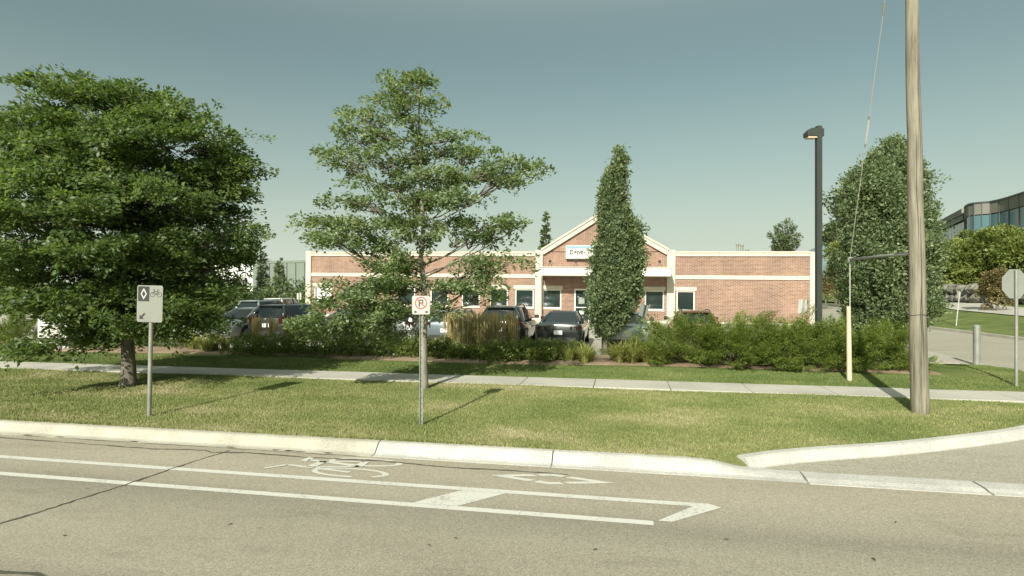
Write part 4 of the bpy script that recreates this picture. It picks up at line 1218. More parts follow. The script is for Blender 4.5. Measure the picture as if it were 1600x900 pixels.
# stop sign seen from behind
z_ = 13.2; x_, y_ = xy(1588, z_); g_0 = gz(x_, y_)
s3 = thing('stop_sign', 'back of a grey octagonal stop sign on a post at the right edge', 'road sign', (x_, y_, g_0), (0, 0, TH + R(8)))
zc = zz(443.5, z_) - g_0; rO = 0.335
oc = [(rO / math.cos(R(22.5)) * math.cos(R(22.5 + 45 * k)), rO / math.cos(R(22.5)) * math.sin(R(22.5 + 45 * k))) for k in range(8)]
mb = MB(); mb.tube([(0, 0, -0.2), (0, 0, zc + 0.31)], 0.034, 10); mb.build('post', M['galv'], s3, smooth=True, sharp=40)
plate('panel', oc, 0.036, 0.042, M['sign_back'], s3, zc)
# steel bollard
z_ = 17.9; x_, y_ = xy(1526, z_); g_0 = gz(x_, y_)
s4 = thing('bollard', 'pale steel bollard with a domed top on the grass by the driveway', 'bollard', (x_, y_, g_0))
mb = MB(); h_ = zz(508, z_) - g_0
mb.tube([(0, 0, -0.1), (0, 0, h_ - 0.03)], 0.095, 16); mb.build('pipe', M['galv'], s4, smooth=True, sharp=40)
mb = MB(); mb.tube([(0, 0, h_ - 0.029), (0, 0, h_ - 0.01), (0, 0, h_ + 0.012)], [0.097, 0.085, 0.03], 16); mb.build('cap', M['sign_back'], s4, smooth=True, sharp=50)
# small lot signs
def lot_sign(label, px, Z, py_top, py_bot, wpx, gz_, lean_deg, yaw, mat, postmat, pxb=None):
    x_, y_ = xy(pxb or px, Z)
    s = thing('lot_sign', label, 'sign', (x_, y_, gz_), (0, R(lean_deg), TH + R(yaw)))
    zt, zb = zz(py_top, Z) - gz_, zz(py_bot, Z) - gz_
    wd = wpx * Z / F_PX
    mb = MB(); mb.tube([(0, 0, -0.15), (0, 0, zt)], 0.028, 8); mb.build('post', postmat, s, smooth=True, sharp=40)
    plate('panel', rounded(wd, zt - zb, 0.02), 0.03, 0.038, mat, s, (zt + zb) / 2)
    return s
lot_sign('green-grey parking sign on a leaning post behind the entrance tree', 1012, 19.2, 474, 493, 17, 0.28, 14, 25, M['sign_back'], M['lamp_metal'], 993)
lot_sign('white rectangular sign back tilted slightly above the juniper hedge by the lamp', 1252, 19.4, 468, 490, 15, 0.28, 5, 4, M['sign_white'], M['galv'], 1249)
lot_sign('small pale sign at the left corner of the brick building', 467, 40.0, 458, 468, 7, 0.17, 0, 0, M['sign_white'], M['galv'])
zq = 33.0; xq, yq = xy(1494, zq)
lot_sign('thin leaning sign post on the grass across the driveway', 1504, zq, 455, 463, 7, rz(xq, yq), 7, 10, M['sign_back'], M['sign_white'], 1494)

ORD = ['first', 'second', 'third', 'fourth', 'fifth', 'sixth', 'seventh', 'eighth', 'ninth', 'tenth', 'eleventh', 'twelfth', 'thirteenth', 'fourteenth', 'fifteenth', 'sixteenth', 'seventeenth', 'eighteenth', 'nineteenth']
def ordn(px, spots):
    return ORD[sorted(p[0] if isinstance(p, tuple) else p for p in spots).index(px)] + ' from the left'
# ------------------------------------------------------------------ shrubs, lilies and reed grass
def juniper(label, px, Z, wpx, py_top, py_bot, nf, seedv, depth=1.3, group='spreading junipers in the bed by the pole'):
    x0, y0 = xy(px, Z)
    root = thing('juniper_shrub', label, 'shrub', (x0, y0, gz(x0, y0)), group=group)
    rw = wpx / 2 * Z / F_PX; H_ = zz(py_top, Z) - gz(x0, y0)
    rr = np.random.default_rng(seedv)
    n = nf
    az_ = rr.uniform(0, 2 * np.pi, n)
    # frond tips fill a wide dome
    el = np.arcsin(rr.uniform(0.0, 1, n) ** 0.9)
    grp = 7
    ng_ = n // grp + 1
    az_ = np.repeat(rr.uniform(0, 2 * np.pi, ng_), grp)[:n] + rr.normal(0, 0.13, n)
    el = np.clip(np.repeat(np.arcsin(rr.uniform(0.0, 1, ng_) ** 0.9), grp)[:n] + rr.normal(0, 0.07, n), 0.02, 1.5)
    k = np.repeat(rr.uniform(0.68, 1.2, ng_), grp)[:n] * rr.uniform(0.9, 1.08, n)
    tip = np.stack([np.cos(az_) * np.cos(el) * rw * k, np.sin(az_) * np.cos(el) * depth * k, np.clip(np.sin(el), 0.05, 1) * H_ * k], 1)
    basep = tip * np.stack([rr.uniform(0.15, 0.5, n)] * 3, 1); basep[:, 2] *= 0.75
    mid = (tip + basep) / 2; mid[:, 2] += 0.10
    dd_ = unit(tip - basep) + np.stack([rr.normal(0, 0.16, n), rr.normal(0, 0.16, n), rr.uniform(0.0, 0.35, n)], 1)
    dd_[:, 2] *= 0.42
    Lf = rr.uniform(0.45, 0.95, n)
    arr = sprays(tip - unit(dd_) * Lf[:, None] * 0.8, dd_, Lf, Lf * 0.17, 150, 0.055, 0.016, droop=-0.14, thick=0.022, flat=0.28, face=0.15)
    okz = arr[0][:, 2] > 0.0
    arr = [v_[okz] for v_ in arr]
    me = leaf_mesh('foliage', *arr)
    link('foliage', me, M['juniper'], root)
    mb = MB()
    for i in range(0, n, 5): mb.tube([(0, 0, 0), tuple(basep[i] * 0.7), tuple(basep[i]), tuple(mid[i])], [0.025, 0.018, 0.012, 0.006], 5, False)
    mb.build('stems', M['bark'], root)
    return root
juniper('arching juniper at the left end of the hedge next to the daylilies', 1074, 17.0, 160, 500, 580, 440, 1, 1.5)
juniper('juniper in the hedge below the small end window of the brick building', 1150, 16.6, 175, 497, 584, 480, 2, 1.5)
juniper('juniper in the middle of the hedge in front of the lamp post', 1232, 16.4, 175, 500, 586, 480, 3, 1.5)
juniper('juniper in the hedge directly behind the pale yellow guy guard', 1306, 16.3, 160, 505, 588, 440, 4, 1.5)
juniper('juniper at the right end of the hedge beside the timber pole', 1380, 16.3, 100, 510, 588, 330, 5, 1.3)
juniper('dark juniper shrub beside the white monument sign at far left', 42, 21.5, 70, 492, 538, 150, 6, 1.2, group=None)

def strap_clump(name, label, cat, px, Z, nb, L, wd, mat, group, seedv, arch=1.0, plumes=0, spread=0.12):
    rr = random.Random(seedv)
    x0, y0 = xy(px, Z)
    root = thing(name, label, cat, (x0, y0, gz(x0, y0) + 0.03), group=group)
    vs, fs = [], []
    for _ in range(nb):
        a = rr.uniform(0, 2 * math.pi); r0 = rr.uniform(0, spread)
        l = L * rr.uniform(0.6, 1.15); w0 = wd * rr.uniform(0.7, 1.3)
        ox, oy = r0 * math.cos(a), r0 * math.sin(a)
        a += rr.uniform(-0.5, 0.5)
        out_ = rr.uniform(0.4, 1.15) * arch
        px_, py_ = -math.sin(a), math.cos(a)
        n = 4
        b = len(vs)
        for k in range(n + 1):
            t = k / n
            h = l * (t - 0.62 * out_ * t * t); o_ = l * 0.75 * out_ * t ** 1.6
            ww = w0 * (1 - t) ** 0.7 + 0.001
            X_, Y_ = ox + math.cos(a) * o_, oy + math.sin(a) * o_
            vs += [(X_ - px_ * ww, Y_ - py_ * ww, h), (X_ + px_ * ww, Y_ + py_ * ww, h)]
        for k in range(n): fs.append((b + 2 * k, b + 2 * k + 1, b + 2 * k + 3, b + 2 * k + 2))
    link('blades', np_mesh('blades', vs, fs), mat, root)
    if plumes:
        mb = MB()
        for _ in range(plumes):
            a = rr.uniform(0, 2 * math.pi); r0 = rr.uniform(0, spread * 1.1); l = L * rr.uniform(1.0, 1.35)
            lx_, ly_ = rr.uniform(-0.07, 0.07), rr.uniform(-0.07, 0.07)
            p0 = Vector((r0 * math.cos(a), r0 * math.sin(a), 0)); p1 = p0 + Vector((lx_ * l, ly_ * l, l))
            mb.tube([p0, p0.lerp(p1, 0.62), p0.lerp(p1, 0.70), p0.lerp(p1, 0.85), p1], [0.003, 0.003, 0.013, 0.010, 0.002], 4, False)
        mb.build('plumes', M['plume'], root)
    return root
k = 0
LILY_R = ((972, 17.6), (985, 17.4), (1005, 17.3), (1025, 17.2), (1045, 17.1), (975, 18.1), (1000, 18.0), (1022, 17.9), (1040, 17.8), (978, 17.2), (1012, 16.9), (990, 16.95), (1033, 16.7), (968, 17.1), (962, 17.4), (1048, 17.5), (1003, 17.6), (1029, 17.5))
for px, Z in LILY_R:
    k += 1
    strap_clump('daylily_clump', 'yellow-green daylily clump between entrance tree and junipers, ' + ordn(px, LILY_R), 'plant', px, Z - 0.25, 130, 0.86, 0.017, M['lily'], 'daylilies right of the entrance tree', 40 + k, 1.1)
LILY_L = ((920, 17.5), (906, 17.7), (890, 17.4), (912, 17.0), (878, 17.8))
for px, Z in LILY_L:
    k += 1
    strap_clump('daylily_clump', 'yellow-green daylily clump just left of the entrance tree, ' + ordn(px, LILY_L), 'plant', px, Z - 0.25, 90, 0.8, 0.015, M['lily'], 'daylilies left of the entrance tree', 40 + k)
LILY_S = ((300, 20.4), (318, 20.2), (336, 20.0), (352, 20.2), (326, 19.6), (372, 19.8))
for px, Z in LILY_S:
    k += 1
    strap_clump('daylily_clump', 'bright daylily clump in front of the silver car, ' + ordn(px, LILY_S), 'plant', px, Z, 90, 0.9, 0.015, M['lily'], 'daylilies in front of the silver car', 40 + k)
REED_R = ((706, 19.6), (722, 19.4), (738, 19.5), (755, 19.3), (775, 19.3), (797, 19.4))
for px, Z in REED_R:
    k += 1
    strap_clump('reed_grass_clump', 'upright tan feather reed grass by the middle black SUV, ' + ordn(px, REED_R), 'ornamental grass', px, Z, 150, 1.12, 0.007, M['reed'], 'reed grass in front of the black SUV', 80 + k, 0.3, 110, 0.24)
REED_L = ((402, 20.6), (425, 20.5), (450, 20.4), (470, 20.5), (588, 19.9), (606, 19.8))
for px, Z in REED_L:
    k += 1
    lab = 'shaded tan reed grass in front of the left black SUV, ' + ordn(px, REED_L) if px < 500 else 'shaded reed grass under the low branches of the airy tree, ' + ('left clump' if px < 600 else 'right clump')
    strap_clump('reed_grass_clump', lab, 'ornamental grass', px, Z, 110, 0.95, 0.006, M['reed'], 'reed grass in front of the left black SUV' if px < 500 else 'reed grass under the airy tree', 80 + k, 0.35, 60, 0.16)

def low_shrub(label, px, Z, wm, hm, nleaf, seedv, mat=None, group=None, leafL=0.075, leafW=0.04, name='low_shrub'):
    rr = np.random.default_rng(seedv)
    x0, y0 = xy(px, Z)
    g0 = rz(x0, y0) if x0 > 17.5 else (gz(x0, y0) if y0 < 20 else lotz(x0, y0))
    root = thing(name, label, 'shrub', (x0, y0, g0), group=group)
    n = nleaf // 12
    q = unit(rr.normal(0, 1, (n, 3))) * (rr.uniform(0, 1, (n, 1)) ** 0.4)
    q[:, 2] = np.abs(q[:, 2])
    lump = 1 + 0.22 * np.sin(q[:, 0] * 7 + seedv) * np.cos(q[:, 1] * 6) + 0.15 * np.sin(q[:, 0] * 15 + 2 * seedv)
    o = q * np.array([wm / 2, wm / 2, hm]) * lump[:, None]
    d = unit(q + np.array([0, 0, 0.5])) + rr.normal(0, 0.3, (n, 3))
    s_ = max(0.10, hm * 0.16)
    arr = sprays(o, d, s_ * 1.4, s_ * 0.7, 12, leafL, leafW, droop=0.05, thick=s_ * 0.35)
    link('foliage', leaf_mesh('foliage', *arr), mat or M['shrub'], root)
    mb = MB()
    for i in range(12):
        p = o[i * (n // 12)]
        mb.tube([(0, 0, 0), tuple(p * 0.5), tuple(p)], [0.02, 0.012, 0.005], 5, False)
    mb.build('stems', M['bark'], root)
    return root
SHR_A = ((690, 18.4, 1.2, 0.5), (715, 18.0, 1.1, 0.36), (765, 18.0, 1.4, 0.42), (800, 17.8, 1.3, 0.45), (830, 17.8, 1.4, 0.52), (862, 17.9, 1.4, 0.50), (895, 18.3, 1.1, 0.42), (780, 17.4, 1.2, 0.45), (845, 17.3, 1.2, 0.45))
for i, (px, Z, w_, h_) in enumerate(SHR_A):
    low_shrub('low leafy green shrub between airy tree and daylilies, ' + ordn(px, SHR_A), px, Z, w_, h_, 3600, 20 + i, group='low shrubs in the bed before the parked cars')
SHR_B = ((395, 19.2, 1.6, 0.6), (440, 19.1, 1.6, 0.6), (485, 19.0, 1.7, 0.65), (530, 18.8, 1.7, 0.62), (575, 18.8, 1.6, 0.62), (620, 18.7, 1.5, 0.55), (655, 18.5, 1.3, 0.5))
for i, (px, Z, w_, h_) in enumerate(SHR_B):
    low_shrub('low shaded shrub in the bed left of the airy tree, ' + ordn(px, SHR_B), px, Z, w_, h_, 3000, 40 + i, group='shaded low shrubs in the bed')
SHR_C = ((285, 21.5, 1.2, 0.8), (246, 22.0, 1.4, 0.9), (215, 22.5, 1.4, 0.8), (10, 22.5, 1.6, 0.9), (130, 23.0, 1.8, 1.0), (170, 23.0, 1.6, 0.9))
for i, (px, Z, w_, h_) in enumerate(SHR_C):
    low_shrub('rounded green shrub in the bed behind the large left tree, ' + ordn(px, SHR_C), px, Z, w_, h_, 2600, 60 + i, group='shrubs behind the large left tree')

# ------------------------------------------------------------------ parked cars
PAINT = {}
def paint(name, col, metal=0.35):
    if name not in PAINT:
        PAINT[name] = base_mat('car_paint_' + name, col, 0.32, metal, 0.5, 1.0)[0]
    return PAINT[name]
STYLES = {
 'sedan': dict(L=4.8, st=[(-2.40, .70, .40, .90), (-2.36, .82, .30, .99), (-2.18, .89, .24, 1.05), (-1.6, .92, .22, 1.02), (-.9, .93, .2, .98), (.6, .93, .2, .96), (1.25, .92, .2, .95), (2.0, .88, .2, .82), (2.3, .80, .24, .72), (2.4, .66, .34, .62)],
               gb=(-1.82, 1.25, .80, .985), gt=(-.72, .28, .58, 1.40), roof=1.45, tz=.86, ty=-2.39, tw=.34, th=.13),
 'suv': dict(L=4.6, st=[(-2.30, .76, .42, .98), (-2.26, .86, .32, 1.08), (-2.1, .92, .28, 1.10), (-1.4, .94, .26, 1.08), (-.6, .94, .25, 1.05), (.7, .94, .25, 1.04), (1.15, .93, .25, 1.03), (1.9, .89, .25, .95), (2.2, .82, .28, .85), (2.3, .68, .4, .74)],
             gb=(-2.20, 1.18, .83, 1.06), gt=(-1.92, .30, .64, 1.60), roof=1.67, tz=1.0, ty=-2.30, tw=.22, th=.30),
 'hatch': dict(L=4.2, st=[(-2.10, .74, .40, .92), (-2.06, .84, .30, 1.0), (-1.9, .88, .26, 1.02), (-1.3, .9, .24, 1.0), (-.5, .9, .22, .98), (.6, .9, .22, .96), (1.05, .89, .22, .95), (1.75, .85, .22, .84), (2.0, .78, .26, .74), (2.1, .64, .36, .64)],
               gb=(-1.98, 1.08, .79, .985), gt=(-1.35, .25, .58, 1.42), roof=1.48, tz=.90, ty=-2.09, tw=.24, th=.22),
 'pickup': dict(L=5.6, st=[(-2.80, .80, .50, 1.10), (-2.76, .92, .45, 1.17), (-2.6, .97, .42, 1.19), (-1.4, .98, .40, 1.19), (-.6, .98, .38, 1.17), (.7, .98, .38, 1.16), (1.3, .98, .38, 1.16), (2.3, .95, .38, 1.08), (2.65, .9, .42, .98), (2.8, .78, .5, .85)],
                gb=(-2.62, 1.5, .90, 1.17), gt=(-2.35, .65, .72, 1.82), roof=1.9, tz=1.08, ty=-2.79, tw=.16, th=.34),
}
def make_car(label, style, mat, px, Y, yaw_deg=0.0, group='cars parked in the lot', gz0=None, rear=True):
    S = STYLES[style]
    X, Z = on_y(px, Y)
    L2 = S['L'] / 2
    z0 = lotz(X, Y) if gz0 is None else gz0
    rot = R(yaw_deg)
    # Y is the plane of the end that faces the street
    cxp = X - math.sin(rot) * L2 if rear else X
    cyp = Y + L2
    root = thing('parked_car', label, 'car', (cxp, cyp, z0), (0, 0, rot if rear else rot + math.pi), group=group)
    mb = MB(); ring = []
    for y, w_, zb, zt in S['st']:
        h = zt - zb
        half = [(0, zb), (w_ * .82, zb), (w_ * .95, zb + h * .10), (w_ * .995, zb + h * .32), (w_, zb + h * .55), (w_ * .985, zb + h * .76), (w_ * .93, zb + h * .93), (w_ * .80, zt), (0, zt + .025)]
        ring.append([(x, y, z) for x, z in half] + [(-x, y, z) for x, z in half[-2:0:-1]])
    n = len(ring[0]); vs = [p for r in ring for p in r]; fs = []
    for i in range(len(ring) - 1):
        for k in range(n): fs.append((i * n + k, (i + 1) * n + k, (i + 1) * n + (k + 1) % n, i * n + (k + 1) % n))
    fs.append(tuple(range(n))); fs.append(tuple(range((len(ring) - 1) * n, len(ring) * n))[::-1])
    mb.add(vs, fs); body = mb.build('body', mat, root, smooth=True, sharp=38)
    y0, y1, wb, zb = S['gb']; t0, t1, wt, zt = S['gt']; zr = S['roof']
    # greenhouse: three rings, slightly tumblehomed
    def gr(t, bulge=0.0):
        a, b = y0 + (t0 - y0) * t, y1 + (t1 - y1) * t
        w_ = wb + (wt - wb) * t + bulge
        z = zb + (zt - zb) * t
        c_ = 0.10
        return [(-w_ + c_, a, z), (0, a - .04, z), (w_ - c_, a, z), (w_, a + c_ * 1.4, z), (w_, (a + b) / 2, z), (w_, b - c_ * 2, z), (w_ - c_, b, z), (0, b + .06, z), (-w_ + c_, b, z), (-w_, b - c_ * 2, z), (-w_, (a + b) / 2, z), (-w_, a + c_ * 1.4, z)]
    rg = [gr(0), gr(0.5, 0.025), gr(1.0)]
    mb = MB(); n = 12; vs = [p for r in rg for p in r]; fs = []
    for i in range(2):
        for k in range(n): fs.append((i * n + k, i * n + (k + 1) % n, (i + 1) * n + (k + 1) % n, (i + 1) * n + k))
    mb.add(vs, fs); mb.build('windows', M['carglass'], root, smooth=True, sharp=40)
    # roof skin
    r1 = gr(0.965, 0.012); r2 = [(x * .88, y * .93 + .07 * (t0 + t1) / 2, zr - .02) for x, y, z in gr(1.0)]; r3 = [(x * .45, y * .55 + .45 * (t0 + t1) / 2, zr) for x, y, z in gr(1.0)]
    mb = MB(); vs = r1 + r2 + r3; fs = []
    for i in range(2):
        for k in range(n): fs.append((i * n + k, i * n + (k + 1) % n, (i + 1) * n + (k + 1) % n, (i + 1) * n + k))
    fs.append(tuple(range(2 * n, 3 * n))); mb.add(vs, fs); rf = mb.build('roof', mat, root, smooth=True, sharp=50)
    if style in ('suv', 'pickup', 'hatch'):
        for sx_ in (-1, 1):
            mb = MB(); mb.tube([(sx_ * wt * .92, t0 + .15, zr - .03), (sx_ * wt * .92, t0 + .3, zr + .02), (sx_ * wt * .92, t1 - .25, zr + .02), (sx_ * wt * .92, t1 - .1, zr - .03)], 0.018, 6); mb.build('roof_rail', M['trim'], rf)
        mb = MB(); mb.bbox(-wt * .85, wt * .85, t0 - .16, t0 + .12, zr - .075, zr - .03, .012); mb.build('spoiler', mat, rf)
    # pillars
    for sx_ in (-1, 1):
        A0, A1, A2 = [r[6] for r in rg]; C0, C1, C2 = [r[2] for r in rg]
        mb = MB(); mb.tube([(sx_ * A0[0] * 1.04, A0[1] - .04, A0[2]), (sx_ * A1[0] * 1.03, A1[1] - .04, A1[2]), (sx_ * A2[0] * 1.02, A2[1] - .04, A2[2])], 0.045, 6); mb.build('pillar', mat, root, smooth=True)
        mb = MB(); mb.tube([(sx_ * C0[0] * 1.05, C0[1] + .05, C0[2]), (sx_ * C1[0] * 1.045, C1[1] + .05, C1[2]), (sx_ * C2[0] * 1.03, C2[1] + .05, C2[2])], [.10, .075, .055], 6); mb.build('pillar', mat, root, smooth=True)
        B0, B1, B2 = [r[4] for r in rg]
        mb = MB(); mb.tube([(sx_ * (B0[0] + .004), -.1, B0[2]), (sx_ * (B1[0] + .004), -.1, B1[2]), (sx_ * (B2[0] + .004), -.1, B2[2])], 0.035, 5); mb.build('pillar', M['trim'], root)
        # lights
        ty, tz, tw, th = S['ty'], S['tz'], S['tw'], S['th']
        we = S['st'][1][1]
        mb = MB(); mb.add([(sx_ * (we - tw - .02), ty - .012, tz - th / 2), (sx_ * (we - .06), ty - .004, tz - th / 2), (sx_ * (we + .035), ty + .16, tz - th / 2 + .02), (sx_ * (we - tw - .02), ty - .012, tz + th / 2), (sx_ * (we - .08), ty - .004, tz + th / 2), (sx_ * (we + .03), ty + .18, tz + th / 2), (sx_ * (we - tw), ty + .2, tz)],
                          [(0, 1, 4, 3), (1, 2, 5, 4), (0, 3, 6), (3, 4, 6), (4, 5, 6)] if sx_ > 0 else [(3, 4, 1, 0), (4, 5, 2, 1), (6, 3, 0), (6, 4, 3), (6, 5, 4)])
        mb.build('tail_light', M['tail'], root)
        mb = MB(); fy = S['st'][-1][0]; fz = S['st'][-2][3]
        mb.add([(sx_ * .42, fy - .01, fz - .12), (sx_ * .70, fy - .06, fz - .12), (sx_ * .80, fy - .25, fz - .06), (sx_ * .44, fy - .05, fz + .0), (sx_ * .70, fy - .10, fz + .01), (sx_ * .80, fy - .3, fz + .05)], [(0, 1, 4, 3), (1, 2, 5, 4)])
        mb.build('headlight', M['lens'], root)
        # mirrors
        mb = MB(); my = y1 - .42; mb.bbox(min(sx_ * .95, sx_ * 1.14), max(sx_ * .95, sx_ * 1.14), my - .05, my + .08, zb + .02, zb + .17, .03); mb.tube([(sx_ * .82, my + .02, zb + .03), (sx_ * 1.0, my + .02, zb + .07)], .022, 5)
        mb.build('mirror', M['trim'] if style != 'sedan' else mat, root)
        # wheels
        for wy in (-S['L'] * .29, S['L'] * .305):
            xo = .80 if style != 'pickup' else .85; rw_ = .335 if style in ('sedan', 'hatch') else .37
            mb = MB(); mb.tube([(sx_ * (xo + .135), wy, rw_), (sx_ * (xo - .1), wy, rw_)], rw_, 20); wh = mb.build('wheel', M['rubber'], root, smooth=True, sharp=40)
            mb = MB(); mb.tube([(sx_ * (xo + .139), wy, rw_), (sx_ * (xo + .1), wy, rw_)], [rw_ * .64, rw_ * .66], 16); mb.build('rim', M['rim'], wh)
            vs, fs = [], []
            for k in range(13):                                      # wheel arch lip
                a = math.pi * k / 12
                ro, ri = rw_ * 1.2, rw_ * 1.02
                wx = S['st'][4][1] * 1.0
                vs += [(sx_ * (wx + .004), wy + ro * math.cos(a), rw_ + ro * math.sin(a) * .97), (sx_ * (wx + .006), wy + ri * math.cos(a), rw_ + ri * math.sin(a) * .95)]
            for k in range(12): fs.append((2 * k, 2 * k + 1, 2 * k + 3, 2 * k + 2))
            mb = MB(); mb.add(vs, fs); mb.build('wheel_arch', M['trim'], root)
        mb = MB(); mb.box(min(sx_ * .925, sx_ * .955), max(sx_ * .925, sx_ * .955), -.45, -.25, zb - .2, zb - .175); mb.build('door_handle', M['trim'] if style != 'sedan' else M['rim'], root)
    ty = S['st'][0][0]
    mb = MB(); pzz = S['tz'] - (.17 if style == 'sedan' else .22); mb.box(-.16, .16, ty - .016, ty - .002, pzz - .08, pzz + .08); mb.build('number_plate', M['plate'], root)
    mb = MB(); zl = S['st'][0][2]; mb.bbox(-.70, .70, ty - .03, ty + .2, zl - .10, zl + .10, .03); mb.build('bumper_trim', M['trim'], root)
    mb = MB(); mb.box(-.05, .05, ty - .012, ty - .001, S['tz'] + .03, S['tz'] + .09); mb.build('badge', M['rim'], root)
    fy = -ty
    mb = MB(); mb.bbox(-.45, .45, fy - .12, fy + .014, S['st'][-1][2] + .02, S['st'][-1][3] - .12, .02); mb.build('grille', M['trim'], root)
    mb = MB(); mb.box(-.16, .16, fy + .016, fy + .026, S['st'][-1][2] + .02, S['st'][-1][2] + .14); mb.build('number_plate', M['plate'], root)
    return root
G = 'cars parked in the lot'
make_car('black sedan seen from behind, in front of the entrance door', 'sedan', paint('black', (0.016, 0.021, 0.018), 0.2), 872, 22.0)
make_car('black SUV seen from behind through tan reed grass', 'suv', paint('charcoal', (0.020, 0.022, 0.020), 0.2), 779, 22.0)
make_car('pale silver-blue sedan parked right of the entrance tree', 'sedan', paint('silver_blue', (0.40, 0.45, 0.46), 0.55), 979, 21.6)
make_car('red hatchback whose roof shows above the juniper hedge', 'hatch', paint('red', (0.16, 0.045, 0.035), 0.2), 1092, 23.4)
make_car('grey-blue hatchback parked just right of the no parking sign', 'hatch', paint('grey_blue', (0.16, 0.20, 0.22), 0.4), 694, 22.3)
make_car('white hatchback mostly hidden by the airy tree trunk foliage', 'hatch', paint('white', (0.66, 0.66, 0.64), 0.0), 612, 22.0)
make_car('dark sedan at the left corner pier of the brick building', 'sedan', paint('ink', (0.025, 0.035, 0.04), 0.3), 520, 22.3)
make_car('black SUV behind shaded reed grass left of the building', 'suv', paint('jet', (0.014, 0.017, 0.017), 0.2), 415, 22.4)
make_car('silver sedan facing the street under the large left tree', 'sedan', paint('silver', (0.50, 0.50, 0.48), 0.4), 335, 22.6, rear=False)
make_car('silver-green SUV roof showing above the left black SUV, further back', 'suv', paint('sage', (0.30, 0.35, 0.33), 0.5), 383, 30.0)
make_car('white SUV parked at the far end of the lot by the hedge', 'suv', paint('ivory', (0.62, 0.62, 0.58), 0.1), 422, 35.0, 12)

# ------------------------------------------------------------------ monument sign at the far left
mx, my = xy(76, 21.0)
mo = thing('monument_sign', 'white monument sign on a low concrete base half hidden at far left', 'sign', (mx, my, gz(mx, my)), (0, 0, TH))
mb = MB(); mb.bbox(-0.62, 0.95, -0.3, 0.3, -0.1, 0.26, 0.02); mb.build('base', M['curb'], mo)
mb = MB(); mb.bbox(-0.2, 0.75, -0.16, 0.16, 0.262, 0.40, 0.01); mb.build('plinth', M['dark_metal'], mo)
mb = MB(); mb.bbox(-0.25, 0.8, -0.2, 0.2, 0.402, 1.35, 0.02); mb.build('panel', M['white'], mo)

# ------------------------------------------------------------------ background: left
def far_wall(name, label, corners, h, mat, parapet=None, group=None, trimmat=None, panels=0):
    root = thing(name, label, 'building', (corners[0][0], corners[0][1], 0))
    ox, oy = corners[0]
    mb = MB(); P = [(x - ox, y - oy) for x, y in corners]
    mb.prism(P, 'z', -0.2, h); mb.build('wall', mat, root)
    mb = MB(); cx_ = sum(p[0] for p in P) / len(P); cy_ = sum(p[1] for p in P) / len(P)
    Q = [(cx_ + (x - cx_) * 1.004, cy_ + (y - cy_) * 1.004) for x, y in P]
    mb.prism(Q, 'z', h + 0.002, h + 0.35); mb.build('roof', trimmat or mat, root)
    if panels:
        a, b = Vector(P[0]), Vector(P[1])
        d = (b - a); n_ = Vector((d.y, -d.x)).normalized()
        for k in range(1, panels):
            q = a.lerp(b, k / panels) + n_ * 0.03
            mb = MB(); mb.tube([(q.x, q.y, 0), (q.x, q.y, h)], 0.06, 5); mb.build('cladding_joint', M['mullion'], root)
    return root
a = xy(395, 92); b = xy(520, 86)
far_wall('warehouse', 'grey-green flat-roofed warehouse wall beyond the left hedge', [a, b, (b[0] + 5, b[1] + 35), (a[0] + 2, a[1] + 35)], zz(411, 90), M['shed'], panels=9)
a = xy(330, 120); b = xy(402, 118)
far_wall('white_building', 'white far building glimpsed between the left trees', [a, b, (b[0] + 5, b[1] + 30), (a[0], a[1] + 30)], zz(409, 119), M['shed_white'], panels=4)
HEDGE = (352, 378, 405, 430, 455, 478, 325, 298, 270, 240, 205, 165, 120, 75, 30, -15)
for i, px in enumerate(HEDGE):
    low_shrub('green hedge shrub beyond the cars left of the building, ' + ordn(px, HEDGE), px, 52 + (i % 3) * 2.0, 5.2, 2.3 + 0.5 * math.sin(i * 2.1), 3400, 100 + i, M['leaf_far'], 'hedge beyond the parking lot', 0.26, 0.16, name='hedge_shrub')
def cone_tree(label, px, Z, py_top, py_bot, wpx, mat, seedv, base_z=0.1, n=2600, group=None, leaf=(0.30, 0.10), name='spruce_tree', power=1.0):
    rr = np.random.default_rng(seedv)
    x0, y0 = xy(px, Z)
    root = thing(name, label, 'tree', (x0, y0, base_z), group=group)
    H_ = zz(py_top, Z) - base_z; zb = max(0.3, zz(py_bot, Z) - base_z); rw = wpx / 2 * Z / F_PX
    mb = MB(); mb.tube([(0, 0, -0.1), (0, 0, H_ * 0.95)], [0.03 * H_, 0.01], 7); mb.build('trunk', M['bark'], root)
    t = 1 - np.sqrt(rr.uniform(0, 1, n // 14)); m_ = len(t)
    t = np.clip(t + rr.normal(0, 0.02, m_), 0, 0.985)
    az_ = rr.uniform(0, 2 * np.pi, m_)
    # whorls: the radius pulses with height
    rad = rw * (1 - t) ** power * (0.78 + 0.22 * np.sin(t * H_ * 5.5)) * rr.uniform(0.3, 1.0, m_) ** 0.4
    o = np.stack([np.cos(az_) * rad * 0.6, np.sin(az_) * rad * 0.6, zb + (H_ - zb) * t], 1)
    d = np.stack([np.cos(az_), np.sin(az_), np.full(m_, 0.25) + 1.2 * t ** 3], 1)
    arr = sprays(o, d, np.maximum(rad * 0.5, 0.25), np.maximum(rad * 0.25, 0.12), 14, leaf[0], leaf[1], droop=0.1, thick=0.08)
    link('crown', leaf_mesh('crown', *arr), mat, root)
    return root
cone_tree('slim dark conifer left of the green warehouse', 411, 56, 392, 470, 30, M['spruce'], 1)
cone_tree('broader pale conifer in front of the green warehouse', 437, 55, 404, 470, 34, M['leaf_far'], 2)
cone_tree('slim pointed tree showing above the roof left of the gable', 853, 75, 333, 470, 44, M['leaf_far'], 3, n=5200, leaf=(0.45, 0.22), power=0.8)
